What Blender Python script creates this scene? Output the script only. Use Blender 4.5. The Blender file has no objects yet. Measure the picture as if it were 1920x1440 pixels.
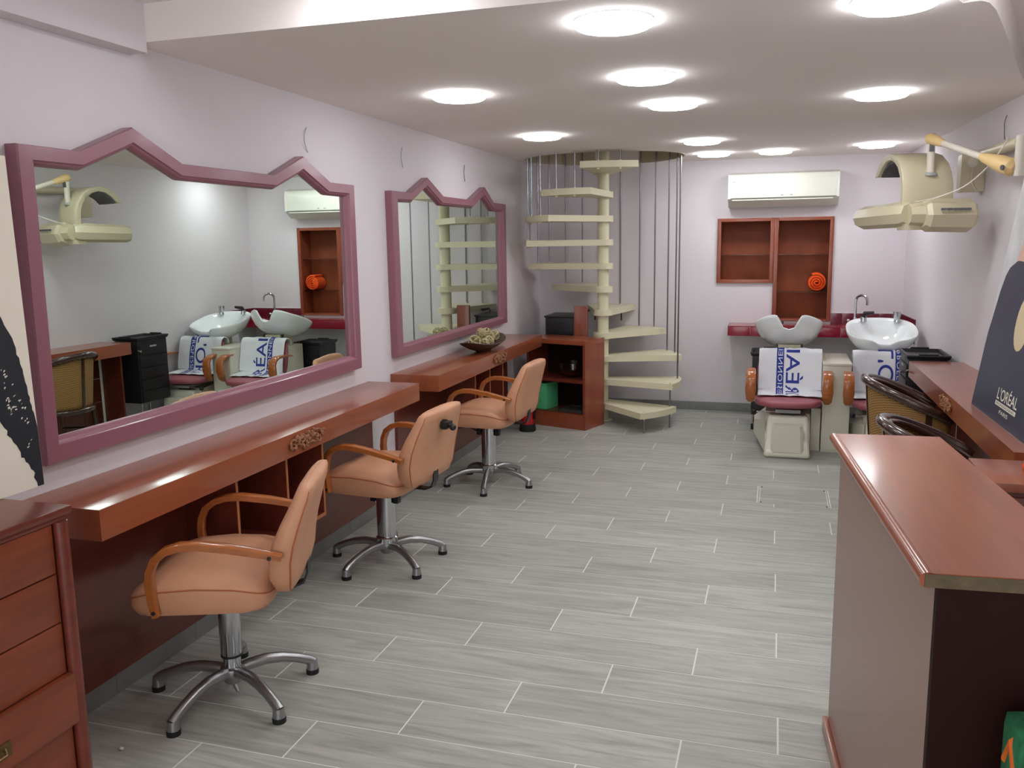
import bpy, bmesh, math, random
from mathutils import Vector, Matrix
PI = math.pi
random.seed(7)
S = bpy.context.scene
C = S.collection

# ------------------------------------------------------------ camera, world, exposure
cam = bpy.data.cameras.new('camera')
co = bpy.data.objects.new('camera', cam)
C.objects.link(co)
R3 = Vector((0.95578016, 0.29372658, -0.01445613))
U3 = Vector((-0.03374595, 0.15837534, 0.98680214))
F3 = Vector((-0.29213951, 0.94267807, -0.16128409))
co.matrix_world = Matrix(((R3.x, U3.x, -F3.x, 0), (R3.y, U3.y, -F3.y, 0), (R3.z, U3.z, -F3.z, 1.6), (0, 0, 0, 1)))
cam.sensor_width = 36
cam.lens = 36 * 1608.6 / 1920
cam.clip_start = 0.02
S.camera = co
w = bpy.data.worlds.new('world')
S.world = w
w.use_nodes = True
w.node_tree.nodes['Background'].inputs[0].default_value = (0.8, 0.82, 0.85, 1)
w.node_tree.nodes['Background'].inputs[1].default_value = 2.1
S.view_settings.view_transform = 'Standard'
S.view_settings.look = 'None'
S.view_settings.gamma = 1
S.view_settings.use_curve_mapping = False
S.view_settings.exposure = 0.74
LAMP = 18.0          # emission strength of the ceiling lamp diffusers

# ------------------------------------------------------------ materials
def lin(c):
    return tuple(((v / 255 + 0.055) / 1.055) ** 2.4 if v > 10 else v / 255 / 12.92 for v in c) + (1,)

def mat(name, rgb, rough=0.5, metal=0.0, bump=0.0, bscale=60, var=0.0, vscale=3.0, coat=0.0, trans=0.0, ior=1.45, emit=0.0, stretch=None, spec=None):
    m = bpy.data.materials.new(name)
    m.use_nodes = True
    n = m.node_tree.nodes
    l = m.node_tree.links
    b = n['Principled BSDF']
    b.inputs['Base Color'].default_value = lin(rgb)
    b.inputs['Roughness'].default_value = rough
    b.inputs['Metallic'].default_value = metal
    b.inputs['Coat Weight'].default_value = coat
    b.inputs['Coat Roughness'].default_value = 0.12
    b.inputs['Transmission Weight'].default_value = trans
    b.inputs['IOR'].default_value = ior
    if spec is not None:
        b.inputs['Specular IOR Level'].default_value = spec
    if emit:
        b.inputs['Emission Color'].default_value = (0.93, 0.96, 1, 1)
        b.inputs['Emission Strength'].default_value = emit
    if bump or var:
        tc = n.new('ShaderNodeTexCoord')
        mp = n.new('ShaderNodeMapping')
        l.new(tc.outputs['Object'], mp.inputs[0])
        if stretch:
            mp.inputs['Scale'].default_value = stretch
    if var:
        t = n.new('ShaderNodeTexNoise')
        t.inputs['Scale'].default_value = vscale
        t.inputs['Detail'].default_value = 5
        t.inputs['Roughness'].default_value = 0.6
        l.new(mp.outputs[0], t.inputs['Vector'])
        r = n.new('ShaderNodeValToRGB')
        a = lin(rgb)
        r.color_ramp.elements[0].position = 0.3
        r.color_ramp.elements[1].position = 0.7
        r.color_ramp.elements[0].color = tuple(min(1, v * (1 - var)) for v in a[:3]) + (1,)
        r.color_ramp.elements[1].color = tuple(min(1, v * (1 + var)) for v in a[:3]) + (1,)
        l.new(t.outputs['Fac'], r.inputs[0])
        l.new(r.outputs[0], b.inputs['Base Color'])
    if bump:
        t2 = n.new('ShaderNodeTexNoise')
        t2.inputs['Scale'].default_value = bscale
        t2.inputs['Detail'].default_value = 4
        l.new(mp.outputs[0], t2.inputs['Vector'])
        bp = n.new('ShaderNodeBump')
        bp.inputs['Strength'].default_value = bump
        bp.inputs['Distance'].default_value = 0.003
        l.new(t2.outputs['Fac'], bp.inputs['Height'])
        l.new(bp.outputs[0], b.inputs['Normal'])
    return m

def tile_material():
    m = mat('grey_wood_tile', (167, 166, 159), 0.42)
    n = m.node_tree.nodes
    l = m.node_tree.links
    b = n['Principled BSDF']
    tc = n.new('ShaderNodeTexCoord')
    oi = n.new('ShaderNodeObjectInfo')
    ad = n.new('ShaderNodeVectorMath')
    ad.operation = 'MULTIPLY_ADD'
    ad.inputs[1].default_value = (1, 1, 1)
    sc = n.new('ShaderNodeVectorMath')
    sc.operation = 'SCALE'
    sc.inputs['Scale'].default_value = 40
    cb = n.new('ShaderNodeCombineXYZ')
    l.new(oi.outputs['Random'], cb.inputs[0])
    l.new(oi.outputs['Random'], cb.inputs[1])
    l.new(cb.outputs[0], sc.inputs[0])
    l.new(tc.outputs['Object'], ad.inputs[0])
    l.new(sc.outputs[0], ad.inputs[2])
    mp = n.new('ShaderNodeMapping')
    mp.inputs['Scale'].default_value = (0.9, 10, 1)
    l.new(ad.outputs[0], mp.inputs[0])
    t = n.new('ShaderNodeTexNoise')
    t.inputs['Scale'].default_value = 2.2
    t.inputs['Detail'].default_value = 8
    t.inputs['Roughness'].default_value = 0.65
    t.inputs['Distortion'].default_value = 1.2
    l.new(mp.outputs[0], t.inputs['Vector'])
    r = n.new('ShaderNodeValToRGB')
    r.color_ramp.elements[0].position = 0.3
    r.color_ramp.elements[1].position = 0.66
    r.color_ramp.elements[0].color = lin((146, 146, 138))
    r.color_ramp.elements[1].color = lin((186, 186, 177))
    l.new(t.outputs['Fac'], r.inputs[0])
    hs = n.new('ShaderNodeHueSaturation')
    mr = n.new('ShaderNodeMapRange')
    mr.inputs['To Min'].default_value = 0.92
    mr.inputs['To Max'].default_value = 1.06
    l.new(oi.outputs['Random'], mr.inputs[0])
    l.new(mr.outputs[0], hs.inputs['Value'])
    l.new(r.outputs[0], hs.inputs['Color'])
    l.new(hs.outputs[0], b.inputs['Base Color'])
    bp = n.new('ShaderNodeBump')
    bp.inputs['Strength'].default_value = 0.12
    bp.inputs['Distance'].default_value = 0.002
    l.new(t.outputs['Fac'], bp.inputs['Height'])
    l.new(bp.outputs[0], b.inputs['Normal'])
    return m

def weave_material():
    m = mat('wicker_weave', (150, 110, 62), 0.6)
    n = m.node_tree.nodes
    l = m.node_tree.links
    b = n['Principled BSDF']
    uv = n.new('ShaderNodeTexCoord')
    w1 = n.new('ShaderNodeTexChecker')
    mp = n.new('ShaderNodeMapping')
    mp.inputs['Scale'].default_value = (64, 56, 1)
    l.new(uv.outputs['UV'], mp.inputs[0])
    l.new(mp.outputs[0], w1.inputs['Vector'])
    w1.inputs['Scale'].default_value = 1.0
    w1.inputs['Color1'].default_value = lin((172, 132, 76))
    w1.inputs['Color2'].default_value = lin((116, 80, 40))
    l.new(w1.outputs['Color'], b.inputs['Base Color'])
    bp = n.new('ShaderNodeBump')
    bp.inputs['Strength'].default_value = 0.6
    bp.inputs['Distance'].default_value = 0.003
    l.new(w1.outputs['Fac'], bp.inputs['Height'])
    l.new(bp.outputs[0], b.inputs['Normal'])
    return m

M = dict(
    wall=mat('wall_paint', (221, 214, 217), 0.85, bump=0.05, bscale=25, spec=0.2),
    ceil=mat('ceiling_paint', (241, 233, 229), 0.9, bump=0.04, bscale=20, spec=0.2),
    liner=mat('beige_liner', (184, 172, 146), 0.8),
    grout=mat('pale_grout', (226, 227, 219), 0.9),
    skirt=mat('grey_skirting_tile', (132, 133, 130), 0.4, var=0.12, vscale=5),
    tile=tile_material(),
    wood=mat('cherry_wood_y', (150, 80, 52), 0.28, var=0.15, vscale=2.6, coat=0.45, stretch=(9, 0.7, 9), bump=0.02, bscale=30),
    woodx=mat('cherry_wood_x', (150, 76, 48), 0.3, var=0.2, vscale=2.6, coat=0.4, stretch=(0.7, 9, 9), bump=0.02, bscale=30),
    woodz=mat('cherry_wood_z', (138, 66, 42), 0.32, var=0.18, vscale=2.6, coat=0.35, stretch=(9, 9, 0.7), bump=0.02, bscale=30),
    drawer=mat('orange_wood', (128, 60, 34), 0.38, var=0.22, vscale=2.2, coat=0.25, stretch=(9, 0.9, 9)),
    darkwood=mat('dark_red_wood', (110, 48, 34), 0.35, var=0.2, vscale=3, coat=0.35, stretch=(6, 0.8, 6)),
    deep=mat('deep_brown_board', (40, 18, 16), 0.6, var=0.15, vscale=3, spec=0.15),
    fascia=mat('desk_laminate', (138, 98, 84), 0.3, coat=0.2),
    raw=mat('raw_board_edge', (98, 86, 64), 0.9, var=0.25, vscale=30),
    edge=mat('pale_ply_edge', (178, 110, 66), 0.5),
    mauve=mat('mauve_paint', (146, 94, 108), 0.32, bump=0.03, bscale=15, coat=0.2),
    mirror=mat('mirror_glass', (226, 238, 230), 0.0, 1.0),
    peach=mat('peach_vinyl', (206, 150, 116), 0.5, bump=0.1, bscale=220, var=0.05, vscale=6),
    seam=mat('peach_piping', (176, 100, 68), 0.6),
    arm=mat('honey_wood', (172, 98, 46), 0.28, var=0.18, vscale=6, coat=0.5, stretch=(2, 8, 8)),
    steel=mat('cast_metal', (164, 164, 165), 0.3, 0.9, bump=0.12, bscale=300),
    chrome=mat('chrome', (200, 202, 206), 0.12, 1.0),
    rod=mat('steel_rod', (150, 150, 154), 0.28, 0.9),
    black=mat('black_plastic', (30, 30, 32), 0.38),
    rubber=mat('black_rubber', (24, 24, 24), 0.7),
    cream=mat('cream_paint', (222, 215, 184), 0.45, bump=0.03, bscale=30),
    creamp=mat('cream_plastic', (204, 194, 164), 0.38),
    tan=mat('yellowed_plastic', (228, 196, 138), 0.4),
    armw=mat('offwhite_metal', (220, 212, 196), 0.35),
    fibre=mat('ivory_fibreglass', (218, 214, 196), 0.28, coat=0.3),
    porcelain=mat('white_porcelain', (236, 240, 240), 0.08, coat=0.6),
    red=mat('crimson_tile', (142, 22, 44), 0.2, coat=0.5),
    maroon=mat('maroon_tile', (108, 28, 46), 0.22, coat=0.5),
    white=mat('white_plastic', (218, 217, 204), 0.3),
    dgrey=mat('dark_slot', (60, 60, 58), 0.6),
    lgrey=mat('light_grey_plastic', (170, 172, 172), 0.4),
    glass=mat('clear_glass', (240, 248, 246), 0.02, trans=1.0),
    pink=mat('mauve_vinyl', (156, 84, 94), 0.45, bump=0.08, bscale=150),
    towel=mat('white_terry', (238, 239, 243), 0.95, bump=0.6, bscale=350),
    blue=mat('blue_print', (52, 66, 150), 0.9),
    otowel=mat('orange_terry', (240, 84, 22), 0.95, bump=0.8, bscale=260, var=0.15, vscale=20),
    dark_rattan=mat('dark_rattan_cane', (58, 34, 26), 0.22, coat=0.6),
    weave=weave_material(),
    bowl=mat('carved_bowl_wood', (74, 60, 46), 0.5, var=0.3, vscale=30),
    ball=mat('natural_rattan', (190, 176, 134), 0.75),
    carve=mat('carved_wood', (150, 98, 68), 0.45),
    extred=mat('red_enamel', (176, 20, 28), 0.25, coat=0.5),
    green=mat('green_plastic', (96, 196, 136), 0.35),
    canvas=mat('cream_canvas', (226, 216, 200), 0.85, bump=0.15, bscale=200),
    ink=mat('black_brush_ink', (24, 26, 34), 0.6),
    posterbg=mat('poster_pale_print', (206, 204, 204), 0.45, var=0.25, vscale=3.5),
    navy=mat('poster_navy_print', (50, 56, 74), 0.4, var=0.12, vscale=4),
    skin=mat('poster_skin_print', (222, 180, 158), 0.45),
    buff=mat('poster_cream_print', (224, 204, 164), 0.45),
    lettering=mat('poster_white_lettering', (232, 226, 206), 0.5),
    brass=mat('aged_brass', (120, 96, 60), 0.4, 0.8),
    lamp=mat('lamp_diffuser', (255, 255, 255), 0.4, emit=LAMP),
    cover=mat('white_lamp_rim', (235, 235, 235), 0.4),
    grille=mat('heater_grille', (96, 96, 100), 0.5, 0.5),
    bag_g=mat('green_print_cloth', (36, 110, 72), 0.85, var=0.7, vscale=14),
    bag_y=mat('yellow_print_cloth', (226, 190, 60), 0.85, var=0.3, vscale=10),
    bag_o=mat('orange_print_cloth', (224, 110, 40), 0.85, var=0.3, vscale=10),
    niche=mat('orange_veneer', (138, 66, 34), 0.6, var=0.2, vscale=2.5, stretch=(3, 3, 1)),
    btile=mat('brown_tile', (84, 38, 30), 0.25, coat=0.3),
)

# ------------------------------------------------------------ mesh building
class MB:
    def __init__(s):
        s.b = bmesh.new()

    def poly(s, vs, faces):
        v = [s.b.verts.new(p) for p in vs]
        for f in faces:
            try:
                s.b.faces.new([v[i] for i in f])
            except ValueError:
                pass
        return v

    def box(s, x0, x1, y0, y1, z0, z1, bev=0.0, mtx=None):
        t = bmesh.new()
        bmesh.ops.create_cube(t, size=1)
        for v in t.verts:
            v.co = Vector(((x0 + x1) / 2 + v.co.x * (x1 - x0), (y0 + y1) / 2 + v.co.y * (y1 - y0), (z0 + z1) / 2 + v.co.z * (z1 - z0)))
        if bev:
            bmesh.ops.bevel(t, geom=list(t.edges), offset=bev, segments=2, profile=0.7, affect='EDGES', clamp_overlap=True)
        s.merge(t, mtx)
        return s

    def merge(s, t, mtx=None):
        if mtx:
            bmesh.ops.transform(t, matrix=mtx, verts=t.verts)
        m = bpy.data.meshes.new('t')
        t.to_mesh(m)
        t.free()
        s.b.from_mesh(m)
        bpy.data.meshes.remove(m)

    def loft(s, rings, cap=True, closed=True):
        vr = [[s.b.verts.new(p) for p in r] for r in rings]
        n = len(rings[0])
        for a, b in zip(vr, vr[1:]):
            for i in range(n if closed else n - 1):
                j = (i + 1) % n
                try:
                    s.b.faces.new((a[i], a[j], b[j], b[i]))
                except ValueError:
                    pass
        if cap:
            for r, rev in ((vr[0], True), (vr[-1], False)):
                try:
                    s.b.faces.new(r[::-1] if rev else r)
                except ValueError:
                    pass
        return s

    def tube(s, path, r, n=10, sec=None, side=None, cap=True):
        path = [Vector(p) for p in path]
        rings = []
        N = len(path)
        up = None
        for i, p in enumerate(path):
            d = (path[min(i + 1, N - 1)] - path[max(i - 1, 0)]).normalized()
            if side is not None:
                a = Vector(side)
                bb = d.cross(a).normalized()
            else:
                if up is None:
                    up = Vector((0, 0, 1)) if abs(d.z) < 0.9 else Vector((1, 0, 0))
                a = d.cross(up)
                if a.length < 1e-4:
                    a = d.cross(Vector((0, 1, 0.3)))
                a.normalize()
                bb = a.cross(d).normalized()
                up = bb
            rr = r[i] if isinstance(r, (list, tuple)) else r
            if sec:
                rings.append([p + a * u * rr + bb * v * rr for u, v in sec])
            else:
                rings.append([p + a * math.cos(2 * PI * k / n) * rr + bb * math.sin(2 * PI * k / n) * rr for k in range(n)])
        return s.loft(rings, cap)

    def cyl(s, p, q, r, r2=None, n=16):
        return s.tube([p, q], [r, r if r2 is None else r2], n)

    def lathe(s, prof, c=(0, 0, 0), n=24, sx=1, sy=1):
        rings = [[(c[0] + r * sx * math.cos(2 * PI * k / n), c[1] + r * sy * math.sin(2 * PI * k / n), c[2] + z) for k in range(n)] for r, z in prof]
        return s.loft(rings)

    def prism(s, pts, ax, a, b):
        def P(p, h):
            q = list(p)
            q.insert(ax, h)
            return q
        return s.loft([[P(p, a) for p in pts], [P(p, b) for p in pts]])

    def ball(s, c, r, sc=(1, 1, 1), n=10, m=7, mtx=None):
        rings = []
        for i in range(m + 1):
            t = PI * (0.02 + 0.96 * i / m)
            rings.append([Vector((math.sin(t) * math.cos(2 * PI * k / n) * r * sc[0], math.sin(t) * math.sin(2 * PI * k / n) * r * sc[1], -math.cos(t) * r * sc[2])) for k in range(n)])
        rings = [[(mtx @ v if mtx else v) + Vector(c) for v in rg] for rg in rings]
        return s.loft(rings)

    def make(s, name, m, parent=None, smooth=True, local=False, ang=35):
        bmesh.ops.recalc_face_normals(s.b, faces=s.b.faces)
        me = bpy.data.meshes.new(name)
        if parent is not None and not local:
            root = parent
            while root.parent:
                root = root.parent
            mt = Matrix.Translation(root.location) @ Matrix.Rotation(root.rotation_euler.z, 4, 'Z')
            bmesh.ops.transform(s.b, matrix=mt.inverted(), verts=s.b.verts)
        s.b.to_mesh(me)
        s.b.free()
        me.materials.append(M[m] if isinstance(m, str) else m)
        if smooth:
            me.polygons.foreach_set('use_smooth', [True] * len(me.polygons))
            me.set_sharp_from_angle(angle=math.radians(ang))
        o = bpy.data.objects.new(name, me)
        C.objects.link(o)
        if parent is not None:
            o.parent = parent
        return o

def thing(name, label, cat, loc=(0, 0, 0), rz=0, group=None):
    o = bpy.data.objects.new(name, None)
    C.objects.link(o)
    o.location = loc
    o.rotation_euler = (0, 0, rz)
    o.empty_display_size = 0.1
    o['label'] = label
    o['category'] = cat
    if group:
        o['group'] = group
    return o

def solo(mb, name, m, label, cat, loc, group=None):
    """a thing that is a single mesh; built in world coordinates, origin moved to loc"""
    bmesh.ops.translate(mb.b, verts=mb.b.verts, vec=-Vector(loc))
    o = mb.make(name, m)
    o.location = loc
    o['label'] = label
    o['category'] = cat
    if group:
        o['group'] = group
    return o

def struct(name, mb, m, parent=None, label=None):
    o = mb.make(name, m, parent)
    if parent is None:
        o['kind'] = 'structure'
        if label:
            o['label'] = label
    return o

def copy_tree(o, parent=None):
    c = o.copy()
    C.objects.link(c)
    if parent is not None:
        c.parent = parent
    for ch in [k for k in bpy.data.objects if k.parent == o]:
        copy_tree(ch, c)
    return c

def boxp(name, m, parent, *a, bev=0.0):
    return MB().box(*a, bev=bev).make(name, m, parent)

def arc(c, r, a0, a1, n, z=None):
    return [(c[0] + r * math.cos(math.radians(a0 + (a1 - a0) * i / n)), c[1] + r * math.sin(math.radians(a0 + (a1 - a0) * i / n))) + ((z,) if z is not None else ()) for i in range(n + 1)]

# ------------------------------------------------------------ the room shell
WX = -2.26
BY = 8.27
CZ = 2.33
UZ = 2.46
def rwall(y):
    return 1.155 + (6.075 - y) * 0.043

fl = MB().box(WX, 1.6, -1.7, BY, -0.1, -0.0012)
floor = struct('floor', fl, 'grout', label='floor of grey wood-look plank tiles with pale grout lines')
PW, PL = 0.2207, 0.905
tmesh = {}
def tile_mesh(L, Wd):
    k = (round(L, 3), round(Wd, 3))
    if k not in tmesh:
        mb = MB().box(-L / 2, L / 2, -Wd / 2, Wd / 2, -0.008, 0.0, bev=0.0)
        o = mb.make('floor_tile', 'tile', floor, smooth=False, local=True)
        tmesh[k] = o.data
        C.objects.unlink(o)
        bpy.data.objects.remove(o)
    return tmesh[k]
g = 0.0030
for k in range(-20, 25):
    y0 = 2.83 + k * PW
    y1 = min(y0 + PW, BY)
    if y0 >= BY - 0.02:
        continue
    xj = -0.556 + 0.2995 * k
    x = xj - math.ceil((xj - WX) / PL) * PL
    xr = min(1.45, rwall(y0) + 0.01)
    while x < xr:
        a, b = max(x, WX), min(x + PL, xr)
        if b - a > 0.03:
            me = tile_mesh(b - a - 2 * g, y1 - y0 - 2 * g)
            t = bpy.data.objects.new('floor_tile', me)
            C.objects.link(t)
            t.parent = floor
            t.location = ((a + b) / 2, (y0 + y1) / 2, 0)
        x += PL

# walls
struct('wall_left', MB().box(WX - 0.15, WX, -1.7, BY + 0.4, -0.1, 2.75), 'wall', label='plain pale lavender wall behind the mirrors')
nb = MB()
NX0, NXM, NX1 = -0.549, -0.045, 0.463
NZ0, NZL, NZ1 = 0.868, 1.213, 1.80
nb.box(WX - 0.15, NX0, BY, BY + 0.15, -0.1, 2.75)
nb.box(NX1, 1.5, BY, BY + 0.15, -0.1, 2.75)
nb.box(NX0, NX1, BY, BY + 0.15, NZ1, 2.75)
nb.box(NX0, NX1, BY, BY + 0.15, -0.1, NZ0)
nb.box(NX0, NXM, BY, BY + 0.15, NZ0, NZL)
nb.box(NX0 - 0.1, NX1 + 0.1, BY + 0.24, BY + 0.3, NZ0 - 0.2, NZ1 + 0.2)
struct('wall_back', nb, 'wall', label='pale lavender end wall with the niche shelves and air conditioner')
rw = MB()
rw.loft([[(rwall(-1.7), -1.7, z), (rwall(-1.7) + 0.2, -1.7, z), (rwall(BY + 0.15) + 0.3, BY + 0.15, z), (rwall(BY + 0.15), BY + 0.15, z)] for z in (-0.1, 2.75)])
struct('wall_right', rw, 'wall', label='pale lavender wall behind the hood dryer')
wf = MB()
wf.box(WX - 0.15, -1.7, -1.85, -1.7, -0.1, 2.75)
wf.box(1.1, 1.8, -1.85, -1.7, -0.1, 2.75)
wf.box(-1.7, 1.1, -1.85, -1.7, 2.3, 2.75)
wf.box(-1.7, 1.1, -1.85, -1.7, -0.1, 0.05)
struct('wall_front', wf, 'wall')
wn = MB()
for x in (-1.7, -0.33, 1.04):
    wn.box(x, x + 0.06, -1.8, -1.74, 0.05, 2.3)
wn.box(-1.7, 1.1, -1.8, -1.74, 0.05, 0.11)
wn.box(-1.7, 1.1, -1.8, -1.74, 2.24, 2.3)
struct('window_added_fill', wn, 'black', label='frame of an added window opening behind the viewpoint, letting in fill light')  # unseen opening, added so world light brightens ceiling and walls
struct('trim_1', MB().box(WX, WX + 0.075, -1.7, 2.70, 2.292, 2.46, bev=0.002), 'wall', label='shallow boxed beam along the top of the left wall')

# low ceiling slab: outline with the curved front edge and a round stair opening
HX, HY, HR = -1.49, 7.6, 0.70
NS = 48
def hole_pt(k, rr, ymax):
    a = 2 * PI * k / NS
    ry = rr if math.sin(a) > 0 else rr - 0.17
    return HX + rr * math.cos(a), min(HY + ry * math.sin(a), ymax)
hole = [hole_pt(k, HR, BY - 0.012) for k in range(NS)]
outline = [(WX, 2.70), (-0.2, 2.70), (0.18, 2.76), (0.34, 2.86), (0.44, 2.98), (0.5, 3.1), (0.53, 3.165), (0.555, 3.155), (0.579, 3.153), (0.61, 3.189), (0.65, 3.291), (0.717, 3.514), (0.815, 3.851), (0.93, 4.259), (1.031, 4.609), (1.089, 4.8), (1.16, 5.0), (rwall(5.1), 5.1), (rwall(BY), BY), (WX, BY)]
def slab(z0, z1):
    b = bmesh.new()
    def ring(pts, z):
        v = [b.verts.new((p[0], p[1], z)) for p in pts]
        return v, [b.edges.new((v[i], v[(i + 1) % len(v)])) for i in range(len(v))]
    rings = []
    for z in (z0, z1):
        vo, eo = ring(outline, z)
        vi, ei = ring(hole, z)
        bmesh.ops.triangle_fill(b, edges=eo + ei, use_beauty=True)
        rings.append((vo, vi))
    for j in (0, 1):
        a, c = rings[0][j], rings[1][j]
        for i in range(len(a)):
            b.faces.new((a[i], a[(i + 1) % len(a)], c[(i + 1) % len(a)], c[i]))
    return b
sl = MB()
sl.b.free()
sl.b = slab(CZ, UZ)
ceiling = struct('ceiling', sl, 'ceil', label='low smooth ceiling with a curved front edge and round stair opening')
up = MB()
up.box(WX - 0.1, 1.7, -1.8, 5.6, UZ, UZ + 0.1)
struct('ceiling_raised', up, 'ceil', label='slightly higher ceiling over the front of the room')
struct('ceiling_upper', MB().box(WX - 0.1, 1.7, 5.6, BY + 0.1, 2.74, 2.8), 'liner')
ln = MB()
ln.tube([(HX, HY, CZ + 0.004), (HX, HY, 2.74)], 0.0, 3) if False else None
ri = [[hole_pt(k, rr, BY - 0.004) + (z,) for k in range(NS)] for rr, z in ((HR, CZ - 0.002), (HR - 0.012, CZ - 0.002), (HR - 0.012, 2.739), (HR, 2.739))]
ln.loft(ri + [ri[0]], cap=False)
struct('trim_2', ln, 'liner', label='beige band lining the round stair opening')

# skirting
def skirting(name, pieces, label):
    root = MB()
    for a in pieces[:1]:
        pass
    root = None
    for i, bx in enumerate(pieces):
        mb = MB()
        mb.box(*bx, bev=0.0015)
        o = mb.make(name if i == 0 else 'skirting_tile', 'skirt', root if i else None)
        if i == 0:
            root = o
            o['kind'] = 'structure'
            o['label'] = label
skirting('baseboard_back', [(max(WX + .012, x), min(x + 0.448, 1.05), BY - 0.01, BY, 0, 0.08) for x in [-2.14 + 0.45 * i for i in range(-1, 7)] if x < 1.0], 'grey tile skirting along the end wall')
skirting('baseboard_left', [(WX, WX + 0.01, y, min(y + 0.448, BY - 0.011), 0, 0.08) for y in [-1.7 + 0.45 * i for i in range(22)]], 'grey tile skirting along the mirror wall')
bb = MB()
bb.loft([[(rwall(y) - 0.01, y, z), (rwall(y), y, z), (rwall(y), y, z + .0)] if False else [(rwall(y) - 0.01, y, 0), (rwall(y), y, 0), (rwall(y), y, 0.08), (rwall(y) - 0.01, y, 0.08)] for y in (-1.7, BY - 0.011)])
struct('baseboard_right', bb, 'skirt')

# floor hatch
h = thing('floor_hatch', 'rectangular inspection hatch set flush in the grey plank floor', 'hatch', (0.13, 5.51, 0))
MB().box(-0.075, 0.345, 5.325, 5.70, -0.001, 0.0008).make('hatch_panel', 'tile', h)
for bx in ((-0.081, -0.075, 5.32, 5.705), (-0.066, -0.062, 5.335, 5.69), (0.336, 0.340, 5.325, 5.69), (0.348, 0.354, 5.315, 5.70), (-0.08, 0.35, 5.702, 5.706), (-0.08, 0.35, 5.318, 5.322)):
    MB().box(*bx, 0.0008, 0.0016).make('frame_strip', 'grout', h, smooth=False)
for x, y in ((-0.055, 5.685), (-0.055, 5.34), (0.33, 5.68), (0.33, 5.335)):
    MB().cyl((x, y, 0.0008), (x, y, 0.0025), 0.007, n=10).make('bolt', 'dgrey', h)

# ------------------------------------------------------------ ceiling lamps
LP = [(-0.553, 2.986, CZ, 'nearest lamp of the middle row on the low ceiling'),
      (-0.593, 3.995, CZ, 'big second lamp of the middle row on the low ceiling'),
      (-0.567, 4.811, CZ, 'third lamp of the middle row on the low ceiling'),
      (-1.539, 4.148, CZ, 'round lamp on the ceiling above the middle styling chair'),
      (-1.581, 5.876, CZ, 'round lamp above the far mirror and bowl of rattan balls'),
      (-0.565, 6.634, CZ, 'small-looking round lamp right of the stair opening, nearer of two'),
      (-0.554, 7.625, CZ, 'farthest round lamp beside the stair opening, near end wall'),
      (-0.055, 7.629, CZ, 'round lamp in front of the air conditioner'),
      (0.705, 7.45, CZ, 'round lamp above the right hand wash basin'),
      (0.469, 4.895, CZ, 'round lamp over the rattan armchairs, right of the room'),
      (0.32, 3.04, CZ, 'large round lamp cut by the top edge, near the curved ceiling end'),
      (-1.25, 2.55, UZ, 'lamp on the raised ceiling just in front of the low ceiling step'),
      (0.95, 2.75, UZ, 'lamp on the raised ceiling by the right hand wall'),
      (-0.3, 0.4, UZ, 'unseen lamp added on the raised ceiling over the entrance area')]  # last lamp is out of view, added to brighten the front area
proto = None
for x, y, z, lb in LP:
    if proto is None:
        t = proto = thing('ceiling_lamp', lb, 'lamp', (x, y, z), 0, 'round ceiling lamps')
        MB().lathe([(0.118, 0.0), (0.134, 0.0), (0.134, -0.004), (0.129, -0.005), (0.118, -0.005)], (x, y, z), 32).make('rim', 'cover', t)
        MB().lathe([(0.130, -0.004), (0.130, -0.018), (0.120, -0.024), (0.09, -0.028), (0.05, -0.030), (0.004, -0.0305)], (x, y, z), 32).make('diffuser', 'lamp', t)
    else:
        t = copy_tree(proto)
        t.location = (x, y, z)
        t['label'] = lb

# ------------------------------------------------------------ mirrors
K = 1.0667
def mirror(outer, inner, label):
    out = [(a * K, b * K) for a, b in outer]
    inn = [(a * K, b * K) for a, b in inner]
    cy = sum(p[0] for p in out) / len(out)
    t = thing('wall_mirror', label, 'mirror', (WX, cy, min(p[1] for p in out)), 0, 'mauve framed mirrors')
    def R(f, x):
        return [(WX + x, o[0] + (i[0] - o[0]) * f, o[1] + (i[1] - o[1]) * f) for o, i in zip(out, inn)]
    mb = MB()
    mb.loft([R(0, 0.002), R(0, 0.044), R(0.05, 0.05), R(0.72, 0.05), R(0.76, 0.043), R(0.86, 0.040), R(0.93, 0.034), R(1.0, 0.022), R(1.0, 0.002), R(0, 0.002)], cap=False)
    mb.make('frame', 'mauve', t, ang=25)
    g = MB()
    g.loft([[(WX + 0.004, p[1], p[2]) for p in R(1.0, 0)], [(WX + 0.018, p[1], p[2]) for p in R(1.0, 0)]])
    g.make('mirror_pane', 'mirror', t, smooth=False)
    return t
mirror([(1.985, 1.802), (2.216, 1.802), (2.46, 1.902), (2.706, 1.803), (3.299, 1.805), (3.549, 1.905), (3.794, 1.804), (4.031, 1.806), (4.033, 0.867), (1.975, 0.862)],
       [(2.055, 1.744), (2.23, 1.745), (2.455, 1.833), (2.69, 1.745), (3.315, 1.746), (3.54, 1.828), (3.76, 1.744), (3.955, 1.744), (3.955, 0.942), (2.045, 0.938)],
       'large mauve framed mirror with two zigzag peaks, above the nearer counter')
mirror([(4.483, 1.803), (4.749, 1.805), (5.008, 1.908), (5.267, 1.808), (5.796, 1.808), (6.091, 1.912), (6.298, 1.809), (6.593, 1.808), (6.590, 0.873), (4.490, 0.867)],
       [(4.58, 1.744), (4.775, 1.748), (4.99, 1.843), (5.23, 1.749), (5.84, 1.75), (6.07, 1.838), (6.281, 1.745), (6.50, 1.747), (6.49, 0.932), (4.59, 0.930)],
       'farther mauve framed mirror with two zigzag peaks, reflecting the spiral stair')

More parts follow.
